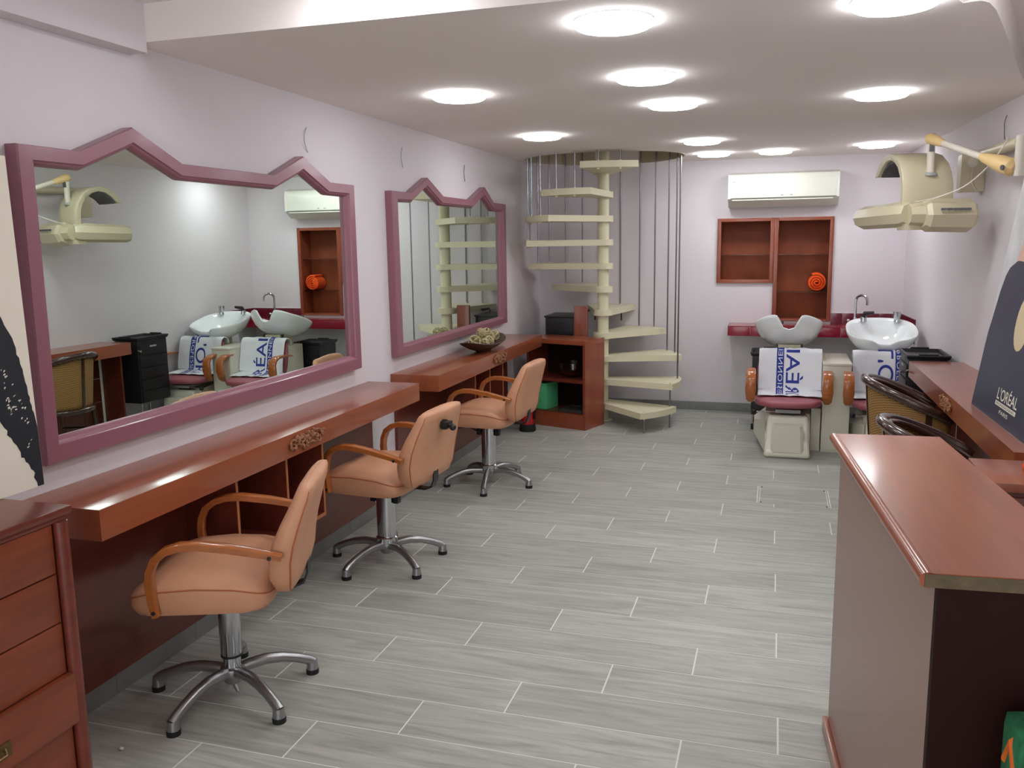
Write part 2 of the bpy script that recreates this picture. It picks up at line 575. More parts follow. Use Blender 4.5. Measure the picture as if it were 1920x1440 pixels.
# ------------------------------------------------------------ wall counters
def rosette(name_parent, at, ax_y, m='carve'):
    """carved scroll ornament on a counter front; ax_y = +1/-1 side the ornament faces"""
    mb = MB()
    rnd = random.Random(5)
    x, y, z = at
    s = ax_y
    for k in range(52):
        u = rnd.uniform(-1, 1)
        v = rnd.uniform(-1, 1) * (1 - abs(u) * 0.72)
        yy, zz = y + u * 0.135, z + v * 0.042
        pts = []
        a0 = rnd.uniform(0, 6)
        rr = rnd.uniform(0.007, 0.014)
        for i in range(6):
            a = a0 + i * 0.75
            q = rr * (1 - i * 0.08)
            pts.append((x + s * (0.004 + 0.006 * math.sin(i)), yy + q * math.cos(a), zz + q * math.sin(a)))
        mb.tube(pts, [0.004, 0.0055, 0.006, 0.0055, 0.005, 0.003], 5)
    for k in range(5):
        a = k * 2 * PI / 5
        mb.ball((x + s * 0.008, y + 0.016 * math.cos(a), z + 0.013 * math.sin(a)), 0.009, (0.6, 1, 1), 6, 4)
    mb.ball((x + s * 0.012, y, z), 0.008, (1, 1, 1), 6, 4)
    return mb.make('carved_rosette', m, name_parent)

def counter(y0, y1, p0, p1, b0, bm, b1, zt, label, ry):
    t = thing('wall_counter', label, 'counter', (WX, (y0 + y1) / 2, 0), 0, 'cherry wood styling counters')
    boxp('worktop', 'wood', t, WX, -1.94, y0, y1, zt - 0.1, zt, bev=0.002)
    rosette(t, (-1.94, ry, zt - 0.048), 1)
    boxp('back_panel', 'darkwood', t, WX + 0.0, WX + 0.02, p0, p1, 0.082, zt - 0.1)
    zz = zt - 0.1
    c = boxp('cubby_bottom', 'darkwood', t, WX + 0.02, -2.0, b0, b1, 0.352, 0.368)
    for y, nm in ((b0, 'cubby_side'), (bm, 'cubby_divider'), (b1 - 0.014, 'cubby_side')):
        q = boxp(nm, 'darkwood', t, WX + 0.02, -2.0, y, y + 0.014, 0.368, zz)
        boxp('edge_band', 'edge', q, -2.0, -1.998, y, y + 0.014, 0.352, zz)
    boxp('edge_band', 'edge', c, -2.0, -1.998, b0 + .014, b1 - .014, 0.352, 0.368)
    return t
c1 = counter(2.02, 4.468, 2.0, 4.455, 2.78, 3.14, 3.46, 0.822, 'nearer cherry wood wall counter with carved ornament, under the large mirror', 3.225)
c2 = counter(4.765, 7.155, 4.80, 7.10, 5.58, 5.90, 6.225, 0.820, 'farther cherry wood wall counter carrying the bowl of rattan balls', 5.97)

# right wall counter
rc = thing('wall_counter', 'cherry wood counter with carved ornament along the right hand wall', 'counter', (1.0, 4.8, 0), 0, 'cherry wood styling counters')
mb = MB()
mb.loft([[(0.838, 6.07, z), (0.862, 3.52, z), (rwall(3.52), 3.52, z), (rwall(6.07), 6.07, z)] for z in (0.705, 0.807)])
mb.make('worktop', 'wood', rc)
rosette(rc, (0.849, 4.8, 0.757), -1)
q = boxp('side_panel', 'darkwood', rc, 0.93, 1.15, 6.03, 6.05, 0.0, 0.705)
pn = MB()
pn.loft([[(rwall(y) - 0.022, y, 0.08), (rwall(y) - .001, y, 0.08), (rwall(y) - .001, y, 0.705), (rwall(y) - 0.022, y, 0.705)] for y in (3.52, 6.03)])
pn = pn.make('tiled_back', 'grout', rc)
for i in range(12):
    for j in range(3):
        y = 3.53 + i * 0.206
        z = 0.085 + j * 0.206
        a, b = rwall(y), rwall(y + 0.202)
        tb = MB()
        tb.loft([[(r_ - 0.027, yy, z), (r_ - 0.0225, yy, z), (r_ - 0.0225, yy, z + 0.202), (r_ - 0.027, yy, z + 0.202)] for r_, yy in ((a, y), (b, y + 0.202))])
        tb.make('tile', 'btile', pn)

# ------------------------------------------------------------ styling chairs
def superring(cx, cy, hx, hy, z, e=4.0, n=40, f=None):
    pts = []
    for k in range(n):
        a = 2 * PI * k / n
        c, s = math.cos(a), math.sin(a)
        x = cx + hx * math.copysign(abs(c) ** (2 / e), c)
        y = cy + hy * math.copysign(abs(s) ** (2 / e), s)
        pts.append((x, y, z if f is None else f(x, y, z)))
    return pts

def styling_chair(loc, th, footrot, zb, label, fat):
    t = thing('styling_chair', label, 'chair', (loc[0], loc[1], 0), th, 'peach salon chairs')
    # seat: local +x is the front
    def dome(x, y, z):
        u = (x - 0.03) / 0.24
        return zb + (z - zb) * (1.0 - 0.5 * abs(u) ** 3) if z > zb + 0.03 else z
    mb = MB()
    rings = [superring(0.03, 0, 0.226, 0.244, zb, 6), superring(0.03, 0, 0.232, 0.25, zb + 0.012, 6), superring(0.03, 0, 0.24, 0.257, zb + 0.03, 6)]
    for hx, hy, z in ((0.24, 0.258, 0.075), (0.238, 0.256, 0.096), (0.228, 0.246, 0.108), (0.16, 0.18, 0.122), (0.08, 0.09, 0.128), (0.01, 0.01, 0.129)):
        rings.append(superring(0.03, 0, hx, hy, zb + z, 5.5, f=dome))
    mb.loft(rings)
    seat = mb.make('seat', 'peach', t, local=True, ang=60)
    sm = superring(0.03, 0, 0.2385, 0.2575, zb + 0.091, 5.5, f=dome)
    MB().tube(sm + sm[:2], 0.0028, 5).make('piping', 'seam', seat, local=True)
    # backrest: rings up the back, section in the f-s plane
    prof = [(0.045, -0.245, 0.03, 0.175), (0.055, -0.24, 0.06, 0.205), (0.10, -0.235, 0.088, 0.232), (0.16, -0.238, 0.092, 0.246), (0.22, -0.252, 0.088, 0.247), (0.28, -0.275, 0.078, 0.236), (0.33, -0.297, 0.066, 0.222), (0.368, -0.314, 0.058, 0.210), (0.392, -0.322, 0.050, 0.200), (0.404, -0.328, 0.034, 0.190), (0.409, -0.330, 0.012, 0.172)]
    mb = MB()
    rr = []
    seamr = []
    for z, fr, th_, hw in prof:
        pts = []
        n = 28
        for k in range(n):
            a = 2 * PI * k / n
            c, s = math.cos(a), math.sin(a)
            y = hw * math.copysign(abs(s) ** (0.22 if c < 0 else 0.42), s)
            q = math.copysign(abs(c) ** (0.25 if c < 0 else 0.55), c)
            bulge = 0.018 * (1 - (y / hw) ** 2) if c < 0 else -0.01 * (1 - (y / hw) ** 2)
            x = fr + th_ * 0.5 * q - (bulge if c < 0 else -bulge) * (th_ / 0.09)
            pts.append((x, y, zb + z + (0.012 if c > 0 and z > 0.36 else 0) * (1 - (y / hw) ** 2)))
        rr.append(pts)
        seamr.append((fr - th_ * 0.5 + 0.004, hw - 0.008, zb + z))
    mb.loft(rr)
    back = mb.make('backrest', 'peach', t, local=True, ang=60)
    seamr = seamr[1:-2]
    for sgn in (1, -1):
        MB().tube([(a, sgn * b, c) for a, b, c in seamr], 0.003, 5).make('piping', 'seam', back, local=True)
    # arms
    for s in (1, -1):
        y = 0.272 * s
        path = [(-0.262, y, zb + 0.198), (-0.2, y, zb + 0.212), (-0.1, y, zb + 0.232), (0.0, y, zb + 0.246), (0.06, y, zb + 0.245), (0.105, y, zb + 0.232), (0.14, y, zb + 0.205), (0.158, y, zb + 0.165), (0.163, y, zb + 0.12), (0.158, y, zb + 0.06), (0.15, y, zb + 0.012)]
        sec = [(-0.95, -0.5), (-0.7, -0.62), (0.7, -0.62), (0.95, -0.5), (0.95, 0.5), (0.7, 0.62), (-0.7, 0.62), (-0.95, 0.5)]
        ar = MB()
        ar.tube(path, [0.017, 0.019, 0.021, 0.0215, 0.0215, 0.0215, 0.0215, 0.021, 0.0205, 0.02, 0.018], sec=sec, side=(0, 1, 0))
        a = ar.make('armrest', 'arm', t, local=True, ang=50)
        bm_ = MB()
        for x, z in ((-0.225, zb + 0.202), (0.152, zb + 0.03)):
            bm_.cyl((x, y - 0.03 * s, z), (x, y + 0.0225 * s, z), 0.0065, n=10)
        bm_.make('bolt', 'black', a, local=True)
    # column
    mb = MB()
    if fat:
        mb.lathe([(0.047, 0.135), (0.047, zb - 0.002)], n=28, sx=1.05, sy=0.9)
        mb.make('column', 'chrome', t, local=True)
        cb = MB().lathe([(0.045, 0.09), (0.054, 0.095), (0.055, 0.135), (0.05, 0.14)], n=28)
        cb.make('collar', 'chrome', t, local=True)
        MB().box(0.0, 0.003, -0.0445, -0.0415, 0.15, zb - 0.01).make('seam_line', 'dgrey', t, local=True)
        for s in (1, -1):
            kb = MB()
            kb.cyl((s * 0.045, 0, zb - 0.07), (s * 0.08, 0, zb - 0.07), 0.009, n=10)
            kb.cyl((s * 0.062, 0, zb - 0.07), (s * 0.076, 0, zb - 0.07), 0.022, n=8)
            kb.box(s * 0.066 - 0.014, s * 0.066 + 0.014, -0.018, 0.018, zb - 0.098, zb - 0.05, bev=0.004)
            kb.make('pedal_hinge', 'black', t, local=True)
        lv = MB().tube([(0.07, 0.02, zb - 0.075), (0.10, 0.05, zb - 0.045), (0.125, 0.075, zb - 0.034), (0.20, 0.13, zb - 0.036)], [0.006, 0.005, 0.005, 0.007], 8)
        lv.make('height_lever', 'black', t, local=True)
    else:
        mb.lathe([(0.036, 0.155), (0.038, 0.158), (0.038, zb - 0.002)], n=28)
        mb.make('column', 'chrome', t, local=True)
        MB().lathe([(0.0385, 0.150), (0.0385, 0.158)], n=28).make('black_ring', 'black', t, local=True)
        MB().lathe([(0.031, 0.09), (0.031, 0.152)], n=28).make('inner_column', 'chrome', t, local=True)
        bt = MB().tube([(0.0, 0.0, 0.05), (-0.012, 0.01, 0.03), (-0.02, 0.018, 0.016)], [0.012, 0.01, 0.007], 8)
        bt.make('release_pin', 'steel', t, local=True)
    # back bracket
    MB().tube([(-0.12, 0, zb - 0.004), (-0.24, 0, zb - 0.004), (-0.275, 0, zb + 0.01), (-0.29, 0, zb + 0.05), (-0.29, 0, zb + 0.1)], [0.012] * 5, sec=[(-2, -.3), (2, -.3), (2, .3), (-2, .3)], side=(0, 1, 0)).make('back_bracket', 'black', t, local=True)
    MB().box(-0.11, 0.13, -0.1, 0.1, zb - 0.014, zb, bev=0.003).make('seat_plate', 'black', t, local=True)
    # five spoke base
    hub = MB().lathe([(0.012, 0.045), (0.03, 0.05), (0.04, 0.07), (0.046, 0.09), (0.043, 0.106), (0.03, 0.112)], n=24)
    hub.make('base_hub', 'steel', t, local=True)
    for k in range(5):
        a = math.radians(footrot + 72 * k) - th
        cx, sy = math.cos(a), math.sin(a)
        pr = [(0.02, 0.088, 0.022), (0.06, 0.099, 0.021), (0.12, 0.103, 0.02), (0.18, 0.094, 0.0185), (0.235, 0.076, 0.0175), (0.275, 0.058, 0.018), (0.293, 0.043, 0.020)]
        mb = MB().tube([(r * cx, r * sy, z) for r, z, _ in pr], [q[2] for q in pr], 10)
        mb.cyl((0.29 * cx, 0.29 * sy, 0.018), (0.29 * cx, 0.29 * sy, 0.052), 0.0225, 0.019, 14)
        lg = mb.make('base_leg', 'steel', t, local=True, ang=50)
        MB().cyl((0.29 * cx, 0.29 * sy, 0.0), (0.29 * cx, 0.29 * sy, 0.019), 0.0235, n=14).make('foot_pad', 'rubber', lg, local=True)
    return t
styling_chair((-1.84, 2.47), PI + math.radians(20), -97, 0.413, 'nearest peach salon chair with slim round chrome column', False)
ch2 = styling_chair((-1.867, 3.825), PI + math.radians(-5), -108, 0.415, 'middle peach salon chair with a black headrest clamp on its back', True)
styling_chair((-1.82, 5.325), PI + math.radians(-3), -79, 0.435, 'farthest peach salon chair, beside the far counter and fire extinguisher', True)
# headrest clamp on the middle chair's back
cl = MB()
cl.cyl((-0.345, 0.02, 0.415 + 0.33), (-0.365, 0.02, 0.415 + 0.33), 0.026, n=16)
cl.box(-0.385, -0.355, -0.015, 0.05, 0.728, 0.762, bev=0.008)
cl.cyl((-0.38, 0.03, 0.745), (-0.41, 0.045, 0.742), 0.009, n=10)
cl.ball((-0.415, 0.048, 0.741), 0.017, (1, 1, 1), 10, 6)
cl.make('headrest_clamp', 'black', ch2, local=True)

# ------------------------------------------------------------ chest of drawers (left foreground)
d = thing('chest_of_drawers', 'cherry wood chest of drawers in the near left corner, canvas standing on it', 'cabinet', (-2.03, 1.3, 0))
X1 = -1.80
MB().box(WX + 0.02, X1 - 0.012, 0.82, 1.742, 0.08, 0.905).make('body', 'darkwood', d)
tp = MB().box(WX + 0.005, -1.782, 0.78, 1.765, 0.908, 0.93, bev=0.009)
tp.make('top', 'darkwood', d)
MB().box(WX + 0.01, -1.793, 0.79, 1.753, 0.893, 0.908, bev=0.004).make('top_moulding', 'darkwood', d)
MB().box(WX + 0.005, -1.778, 0.80, 1.765, 0.0, 0.085, bev=0.006).make('plinth', 'darkwood', d)
MB().cyl((-1.797, 1.733, 0.085), (-1.797, 1.733, 0.893), 0.019, n=20).make('corner_post', 'darkwood', d)
for z0, z1, ex in ((0.757, 0.890, 0), (0.621, 0.753, 0), (0.477, 0.617, 0), (0.330, 0.473, 0.018), (0.09, 0.326, 0)):
    f = MB().box(X1 - 0.014, X1 + ex, 0.86, 1.708 + (0.01 if ex else 0), z0, z1, bev=0.0025).make('drawer_front', 'drawer', d)
    if ex:
        MB().box(X1 + ex, X1 + ex + 0.004, 1.40, 1.5, z0 + 0.035, z0 + 0.075, bev=0.001).make('handle_plate', 'brass', f)
        MB().tube([(X1 + ex + 0.004, 1.42, z0 + 0.06), (X1 + ex + 0.02, 1.43, z0 + 0.052), (X1 + ex + 0.02, 1.47, z0 + 0.052), (X1 + ex + 0.004, 1.48, z0 + 0.06)], 0.004, 8).make('handle', 'brass', f)

# canvas on the chest
cv = thing('canvas_picture', 'tall cream canvas with a black brush stroke, standing on the chest of drawers', 'picture', (-2.05, 1.5, 0.93))
def CVP(v, h, o=0.0):   # v = Y, h = height above bottom
    return (-2.012 - 0.05 * h + o, v + 0.03 * h, 0.931 + h)
def cvpoly(pts, o0, o1):
    return MB().loft([[CVP(a, b, o0) for a, b in pts], [CVP(a, b, o1) for a, b in pts]])
cvpoly([(1.2, 0), (1.9, 0), (1.9, 0.93), (1.2, 0.93)], -0.02, 0.0).make('canvas', 'canvas', cv)
rnd = random.Random(3)
def jag(pts, amp, n=6):
    out = []
    for a, b in zip(pts, pts[1:]):
        for i in range(n):
            f = i / n
            out.append((a[0] + (b[0] - a[0]) * f + rnd.uniform(-amp, amp), a[1] + (b[1] - a[1]) * f + rnd.uniform(-amp, amp)))
    return out
left = jag([(1.88, 0.001), (1.865, 0.05), (1.835, 0.10), (1.805, 0.16), (1.775, 0.22), (1.74, 0.28), (1.66, 0.4), (1.60, 0.62)], 0.005)
right = jag([(1.62, 0.72), (1.74, 0.61), (1.80, 0.54), (1.85, 0.43), (1.872, 0.34), (1.882, 0.27), (1.893, 0.2)], 0.003)
cvpoly([(1.899, 0.001)] + left + right + [(1.899, 0.17)], 0.0002, 0.0008).make('brush_stroke', 'ink', cv)
for i in range(34):
    fk = MB()
    a = rnd.uniform(1.80, 1.872)
    b = 0.30 - (a - 1.80) * 2.4 + rnd.uniform(-0.05, 0.08)
    w_ = rnd.uniform(0.003, 0.009)
    h_ = rnd.uniform(0.003, 0.008)
    q = [(a, b), (a + w_, b + rnd.uniform(0, 0.006)), (a + w_ * 0.8, b + h_), (a + rnd.uniform(-0.002, 0.003), b + h_ * 0.8)]
    fk.loft([[CVP(u, v, 0.0009) for u, v in q], [CVP(u, v, 0.0013) for u, v in q]])
    fk.make('brush_fleck', 'canvas', cv)

# ------------------------------------------------------------ bowl of rattan balls on counter 2
ZC = 0.82
bx, by = -2.07, 5.98
bw = thing('oval_bowl', 'dark carved boat-shaped bowl of rattan balls on the far counter', 'bowl', (bx, by, ZC))
mb = MB()
def bowlring(f, z, th):
    pts = []
    for k in range(32):
        a = 2 * PI * k / 32
        c, s = math.cos(a), math.sin(a)
        lift = (0.036 * abs(s) ** 2.5) * f ** 2
        pts.append((bx + 0.135 * f * c, by + 0.36 * f * s, ZC + z + lift + th))
    return pts
mb.loft([bowlring(0.32, 0.0, 0), bowlring(0.34, 0.006, 0), bowlring(0.6, 0.022, 0), bowlring(0.85, 0.045, 0), bowlring(1.0, 0.062, 0), bowlring(0.985, 0.066, 0), bowlring(0.82, 0.048, 0.004), bowlring(0.6, 0.03, 0.004), bowlring(0.3, 0.02, 0.004), bowlring(0.02, 0.018, 0.004)])
mb.make('bowl_shell', 'bowl', bw)
bp0 = None
def ballmesh(r, seed):
    mb = MB()
    q = random.Random(seed)
    for k in range(11):
        ax = Vector((q.gauss(0, 1), q.gauss(0, 1), q.gauss(0, 1))).normalized()
        u = ax.orthogonal().normalized()
        v = ax.cross(u)
        off = q.uniform(-0.35, 0.35) * r
        rr = math.sqrt(r * r - off * off)
        pts = [ax * off + (u * math.cos(2 * PI * i / 18) + v * math.sin(2 * PI * i / 18)) * rr * (1 + 0.02 * math.sin(i * 3)) for i in range(20)]
        mb.tube(pts, 0.0032, 4, cap=False)
    return mb
spots = [(-0.005, -0.135, 0.088, 0.043, 'largest ball at the near end of the bowl'), (0.035, -0.055, 0.066, 0.032, 'small ball low at the front of the bowl, right of the largest'), (0.03, 0.025, 0.07, 0.036, 'ball at the middle front of the bowl'), (-0.035, -0.03, 0.086, 0.036, 'ball at the back of the bowl, behind the front ones'), (0.0, -0.035, 0.138, 0.032, 'ball on the very top of the pile'), (0.0, 0.055, 0.128, 0.032, 'second highest ball of the pile, toward the far end'), (0.005, 0.10, 0.078, 0.034, 'ball right of centre in the bowl'), (0.01, 0.165, 0.092, 0.036, 'ball at the far end of the bowl'), (-0.045, 0.05, 0.084, 0.034, 'ball hidden deep at the wall side of the bowl')]
for i, (dx, dy, dz, r, lb) in enumerate(spots):
    dy, r = dy * 1.35, r * 1.06
    o = ballmesh(r, i)
    bmesh.ops.translate(o.b, verts=o.b.verts, vec=(bx + dx, by + dy, ZC + dz))
    solo(o, 'rattan_ball', 'ball', 'woven rattan ball, ' + lb, 'decoration', (bx + dx, by + dy, ZC + dz - r), 'rattan balls in the bowl')

# ------------------------------------------------------------ spiral stair
PX, PY = -1.49, 7.6
st = thing('spiral_staircase', 'cream spiral staircase with steel rods in the far left corner', 'staircase', (PX, PY, 0))
MB().cyl((PX, PY, 0), (PX, PY, 2.739), 0.05, n=28).make('centre_pole', 'cream', st)
MB().lathe([(0.085, 0.0), (0.085, 0.008), (0.05, 0.01)], (PX, PY, 0), 24).make('base_plate', 'cream', st)
RT = 0.70
def rodpos(a, r=0.665):
    return PX + r * math.cos(math.radians(a)), PY + r * math.sin(math.radians(a))
for n in range(11):
    c = -33 + 31.8 * n
    zc = 0.156 + 0.2062 * n
    z0, z1 = zc - 0.026, zc + 0.026
    R_ = min(RT, 0.70)
    pts = []
    for i in range(9):
        a = math.radians(c - 19.5 + 39 * i / 8)
        pts.append((PX + R_ * math.cos(a), min(PY + R_ * math.sin(a), BY - 0.003)))
    for i in range(9):
        a = math.radians(c + 75 + 210 * i / 8)
        pts.append((PX + 0.088 * math.cos(a), PY + 0.088 * math.sin(a)))
    mb = MB().loft([[(x, y, z) for x, y in pts] for z in (z0, z1)])
    tr = mb.make('tread', 'cream', st)
    caps = MB()
    if n == 0:
        angs = [c - 14.5, c + 14.5]
        for a, ztop in zip(angs, (z1 + 0.006, zc + 0.2062 + 0.03)):
            x, y = rodpos(a)
            MB().cyl((x, y, 0), (x, y, ztop), 0.007, n=10).make('baluster_rod', 'rod', st)
    elif n == 1:
        angs = [c + 5]
    else:
        angs = [c - 7.5, c + 7.5]
    for a in angs:
        x, y = rodpos(a)
        if n > 0:
            inside = ((x - HX) / (HR - 0.03)) ** 2 + ((y - HY) / (HR - 0.03 - (0.17 if y < HY else 0))) ** 2 < 1
            MB().cyl((x, y, z0 - 0.012), (x, y, 2.7 if inside else CZ), 0.0068, n=10).make('baluster_rod', 'rod', st)
        caps.cyl((x, y, z0 - 0.014), (x, y, z0), 0.011, n=10)
        caps.cyl((x, y, z1), (x, y, z1 + 0.008), 0.010, n=10)
    caps.make('rod_fixings', 'cream', tr)

# ------------------------------------------------------------ open shelf cabinet by the stair
ang = math.atan2(0.31, -0.95)
sx, sy = -1.544, 7.088
sc = thing('open_cabinet', 'dark cherry open shelf cabinet between the far counter and the stair', 'cabinet', (sx, sy, 0), math.atan2(-0.31, 0.95))
Wc, Dc, Hc = 0.60, 0.335, 0.777
def SB(name, m, *a, bev=0.0):
    return MB().box(*a, bev=bev).make(name, m, sc, local=True)
# local: x from -Wc..0, y 0..Dc
SB('side_panel', 'woodz', -0.022, 0, 0, Dc, 0, Hc - 0.04)
SB('side_panel', 'darkwood', -Wc, -Wc + 0.022, 0, Dc, 0, Hc - 0.04)
SB('top_panel', 'woodx', -Wc, 0, -0.002, Dc, Hc - 0.04, Hc, bev=0.002)
SB('shelf', 'darkwood', -Wc + 0.022, -0.022, 0.004, Dc - 0.02, 0.405, 0.435)
SB('bottom_panel', 'darkwood', -Wc + 0.022, -0.022, 0.012, Dc - 0.02, 0.115, 0.137)
SB('kick_board', 'woodx', -Wc + 0.022, -0.022, 0.006, 0.012, 0.0, 0.13)
SB('back_panel', 'deep', -Wc + 0.022, -0.022, Dc - 0.02, Dc, 0.0, Hc - 0.04)
def sl2w(x, y, z):
    a = sc.rotation_euler.z
    return (sx + x * math.cos(a) - y * math.sin(a), sy + x * math.sin(a) + y * math.cos(a), z)
# contents
mb = MB()
gx, gy, gz = sl2w(-0.21, 0.15, 0.4355)
mb.lathe([(0.045, 0), (0.05, 0.004), (0.1, 0.03), (0.13, 0.08), (0.125, 0.13), (0.121, 0.13), (0.126, 0.08), (0.096, 0.034), (0.045, 0.01), (0.003, 0.009)], (gx, gy, gz), 24)
solo(mb, 'glass_bowl', 'glass', 'clear glass bowl on the middle shelf of the open cabinet', 'bowl', (gx, gy, gz))
gb = thing('storage_box', 'green plastic box standing inside the bottom of the open cabinet', 'box', sl2w(-0.49, 0.14, 0.1375), sc.rotation_euler.z)
gm = MB().box(-0.07, 0.07, -0.1, 0.1, 0.0, 0.215, bev=0.012)
gm.make('box_body', 'green', gb, local=True)
MB().box(-0.074, 0.074, -0.104, 0.104, 0.215, 0.235, bev=0.006).make('box_lid', 'green', gb, local=True)
MB().box(-0.03, 0.03, -0.106, -0.1, 0.07, 0.1, bev=0.002).make('box_catch', 'green', gb, local=True)
ts = thing('flat_tray', 'dark flat tray on the bottom shelf of the open cabinet', 'tray', sl2w(-0.17, 0.15, 0.1375), sc.rotation_euler.z)
MB().box(-0.12, 0.12, -0.11, 0.11, 0, 0.01, bev=0.003).make('tray_base', 'dgrey', ts, local=True)
for b_ in ((-0.12, -0.112, -0.11, 0.11), (0.112, 0.12, -0.11, 0.11), (-0.12, 0.12, -0.11, -0.102), (-0.12, 0.12, 0.102, 0.11)):
    MB().box(*b_, 0.01, 0.024).make('tray_rim', 'dgrey', ts, local=True)

# board and black boxes behind it
bd = MB().box(-1.74, -1.62, 7.53, 7.565, 0.0, 1.04, bev=0.002)
solo(bd, 'upright_board', 'woodz', 'upright cherry wood board behind the open cabinet, against black boxes', 'board', (-1.68, 7.547, 0))
fb = thing('stacked_drawer_unit', 'black plastic drawer tower behind the cabinet in the stair corner', 'drawer unit', (-1.95, 7.72, 0))
MB().box(-2.04, -1.76, 7.65, 8.05, 0.0, 0.925, bev=0.01).make('tower_body', 'black', fb)
for z in (0.10, 0.31, 0.52, 0.73):
    f = MB().box(-2.02, -1.78, 7.64, 7.652, z, z + 0.19, bev=0.004).make('drawer', 'black', fb)
    MB().box(-1.95, -1.85, 7.63, 7.641, z + 0.14, z + 0.155, bev=0.002).make('handle', 'black', f)
MB().box(-2.05, -1.75, 7.64, 8.06, 0.925, 0.94, bev=0.004).make('tower_top', 'black', fb)
f2 = thing('wall_shelf', 'small black wall shelf on the end wall behind the stair pole', 'shelf', (-1.55, BY, 0.95))
MB().box(-1.74, -1.38, 8.0, BY - 0.001, 0.955, 0.975, bev=0.004).make('shelf_board', 'black', f2)
for x in (-1.7, -1.44):
    MB().tube([(x, BY - 0.004, 0.85), (x, BY - 0.01, 0.952), (x, 8.05, 0.952)], 0.006, 8).make('bracket', 'black', f2)

# fire extinguisher
ex = thing('fire_extinguisher', 'red fire extinguisher in a black foot, behind the farthest salon chair', 'extinguisher', (-2.03, 7.0, 0))
ex0 = (-2.03, 6.99, 0)
MB().lathe([(0.07, 0.0), (0.072, 0.01), (0.066, 0.06), (0.06, 0.062)], ex0, 24).make('foot_ring', 'rubber', ex)
MB().lathe([(0.05, 0.012), (0.057, 0.02), (0.057, 0.33), (0.05, 0.365), (0.03, 0.39), (0.016, 0.395), (0.016, 0.42)], ex0, 24).make('cylinder', 'extred', ex)
MB().box(-2.045, -2.015, 6.94, 7.03, 0.42, 0.455, bev=0.005).make('valve', 'dgrey', ex)
MB().box(-2.04, -2.02, 6.90, 7.02, 0.462, 0.475, bev=0.004).make('trigger', 'black', ex)
MB().tube([(-2.02, 7.03, 0.43), (-1.975, 7.02, 0.42), (-1.955, 6.99, 0.33), (-1.958, 6.98, 0.2), (-1.965, 6.975, 0.11)], [0.008, 0.008, 0.008, 0.009, 0.012], 8).make('hose', 'black', ex)

# ------------------------------------------------------------ end wall: niche shelves, AC, red ledge
ns = thing('recessed_shelf', 'cherry wood shelving set into the end wall with glass shelves', 'shelf', (0, BY, NZ0))
F0, F1, D1 = BY - 0.022, BY, BY + 0.235
def nbx(name, m, *a):
    return MB().box(*a, bev=0.002).make(name, m, ns)
for nm, a in (('frame_stile', (NX0 - .0, NX0 + 0.035, NZL, NZ1)), ('frame_stile', (NXM - 0.034, NXM, NZL + .0, NZ1)), ('frame_stile', (NXM + 0.002, NXM + 0.037, NZ0, NZ1)), ('frame_stile', (NX1 - 0.035, NX1, NZ0, NZ1))):
    nbx(nm, 'woodz', a[0], a[1], F0, F1 + 0.02, a[2], a[3])
for a in ((NX0 + .035, NXM - .034, NZ1 - 0.03, NZ1), (NXM + 0.037, NX1 - .035, NZ1 - 0.03, NZ1), (NX0 + .035, NXM - .034, NZL, NZL + 0.03)):
    nbx('frame_rail', 'woodx', a[0], a[1], F0, F1 + 0.02, a[2], a[3])
nbx('back_panel', 'niche', NX0, NX1, D1 - 0.015, D1, NZ0, NZ1)
for x in (NX0 + .001, NXM - 0.018, NXM + 0.003, NX1 - 0.019):
    nbx('side_lining', 'woodz', x, x + 0.018, F1 + .02, D1 - 0.015, (NZL if x < NXM - 0.01 else NZ0), NZ1 - .001)
nbx('top_lining', 'woodx', NX0, NX1, F1 + .02, D1 - .015, NZ1 - 0.02, NZ1 - .001)
nbx('bottom_lining', 'woodx', NX0, NXM, F1 + .02, D1 - .015, NZL + .001, NZL + 0.02)
nbx('bottom_lining', 'woodx', NXM, NX1, F1 - .02, D1 - .015, NZ0 + .001, NZ0 + 0.014)
for a in ((NX0 + 0.02, NXM - 0.02, 1.47), (NXM + 0.022, NX1 - 0.02, 1.47), (NXM + 0.022, NX1 - 0.02, 1.131)):
    nbx('glass_shelf', 'glass', a[0], a[1], F1 + 0.03, D1 - .016, a[2] - 0.006, a[2])
# rolled orange towel: spiral seen end on
rt = MB()
cx0, cz0 = 0.335, 1.131 + 0.084
sp = []
for i in range(90):
    a = i * 0.235 - 1.2 * 0
    r = 0.007 + 0.00345 * a
    sp.append((r, a))
pts_o = [(cx0 + (r + 0.0085) * math.cos(a), cz0 + (r + 0.0085) * math.sin(a)) for r, a in sp]
pts_i = [(cx0 + (r - 0.0085) * math.cos(a), cz0 + (r - 0.0085) * math.sin(a)) for r, a in sp]
rings = []
for (xo, zo), (xi, zi) in zip(pts_o, pts_i):
    rings.append([(xo, BY + 0.03, zo), (xo, BY + 0.20, zo), (xi, BY + 0.20, zi), (xi, BY + 0.022, zi)])
rt.loft(rings)
solo(rt, 'rolled_towel', 'otowel', 'rolled orange towel on the lower glass shelf of the wall niche', 'towel', (cx0, BY + 0.115, 1.131))

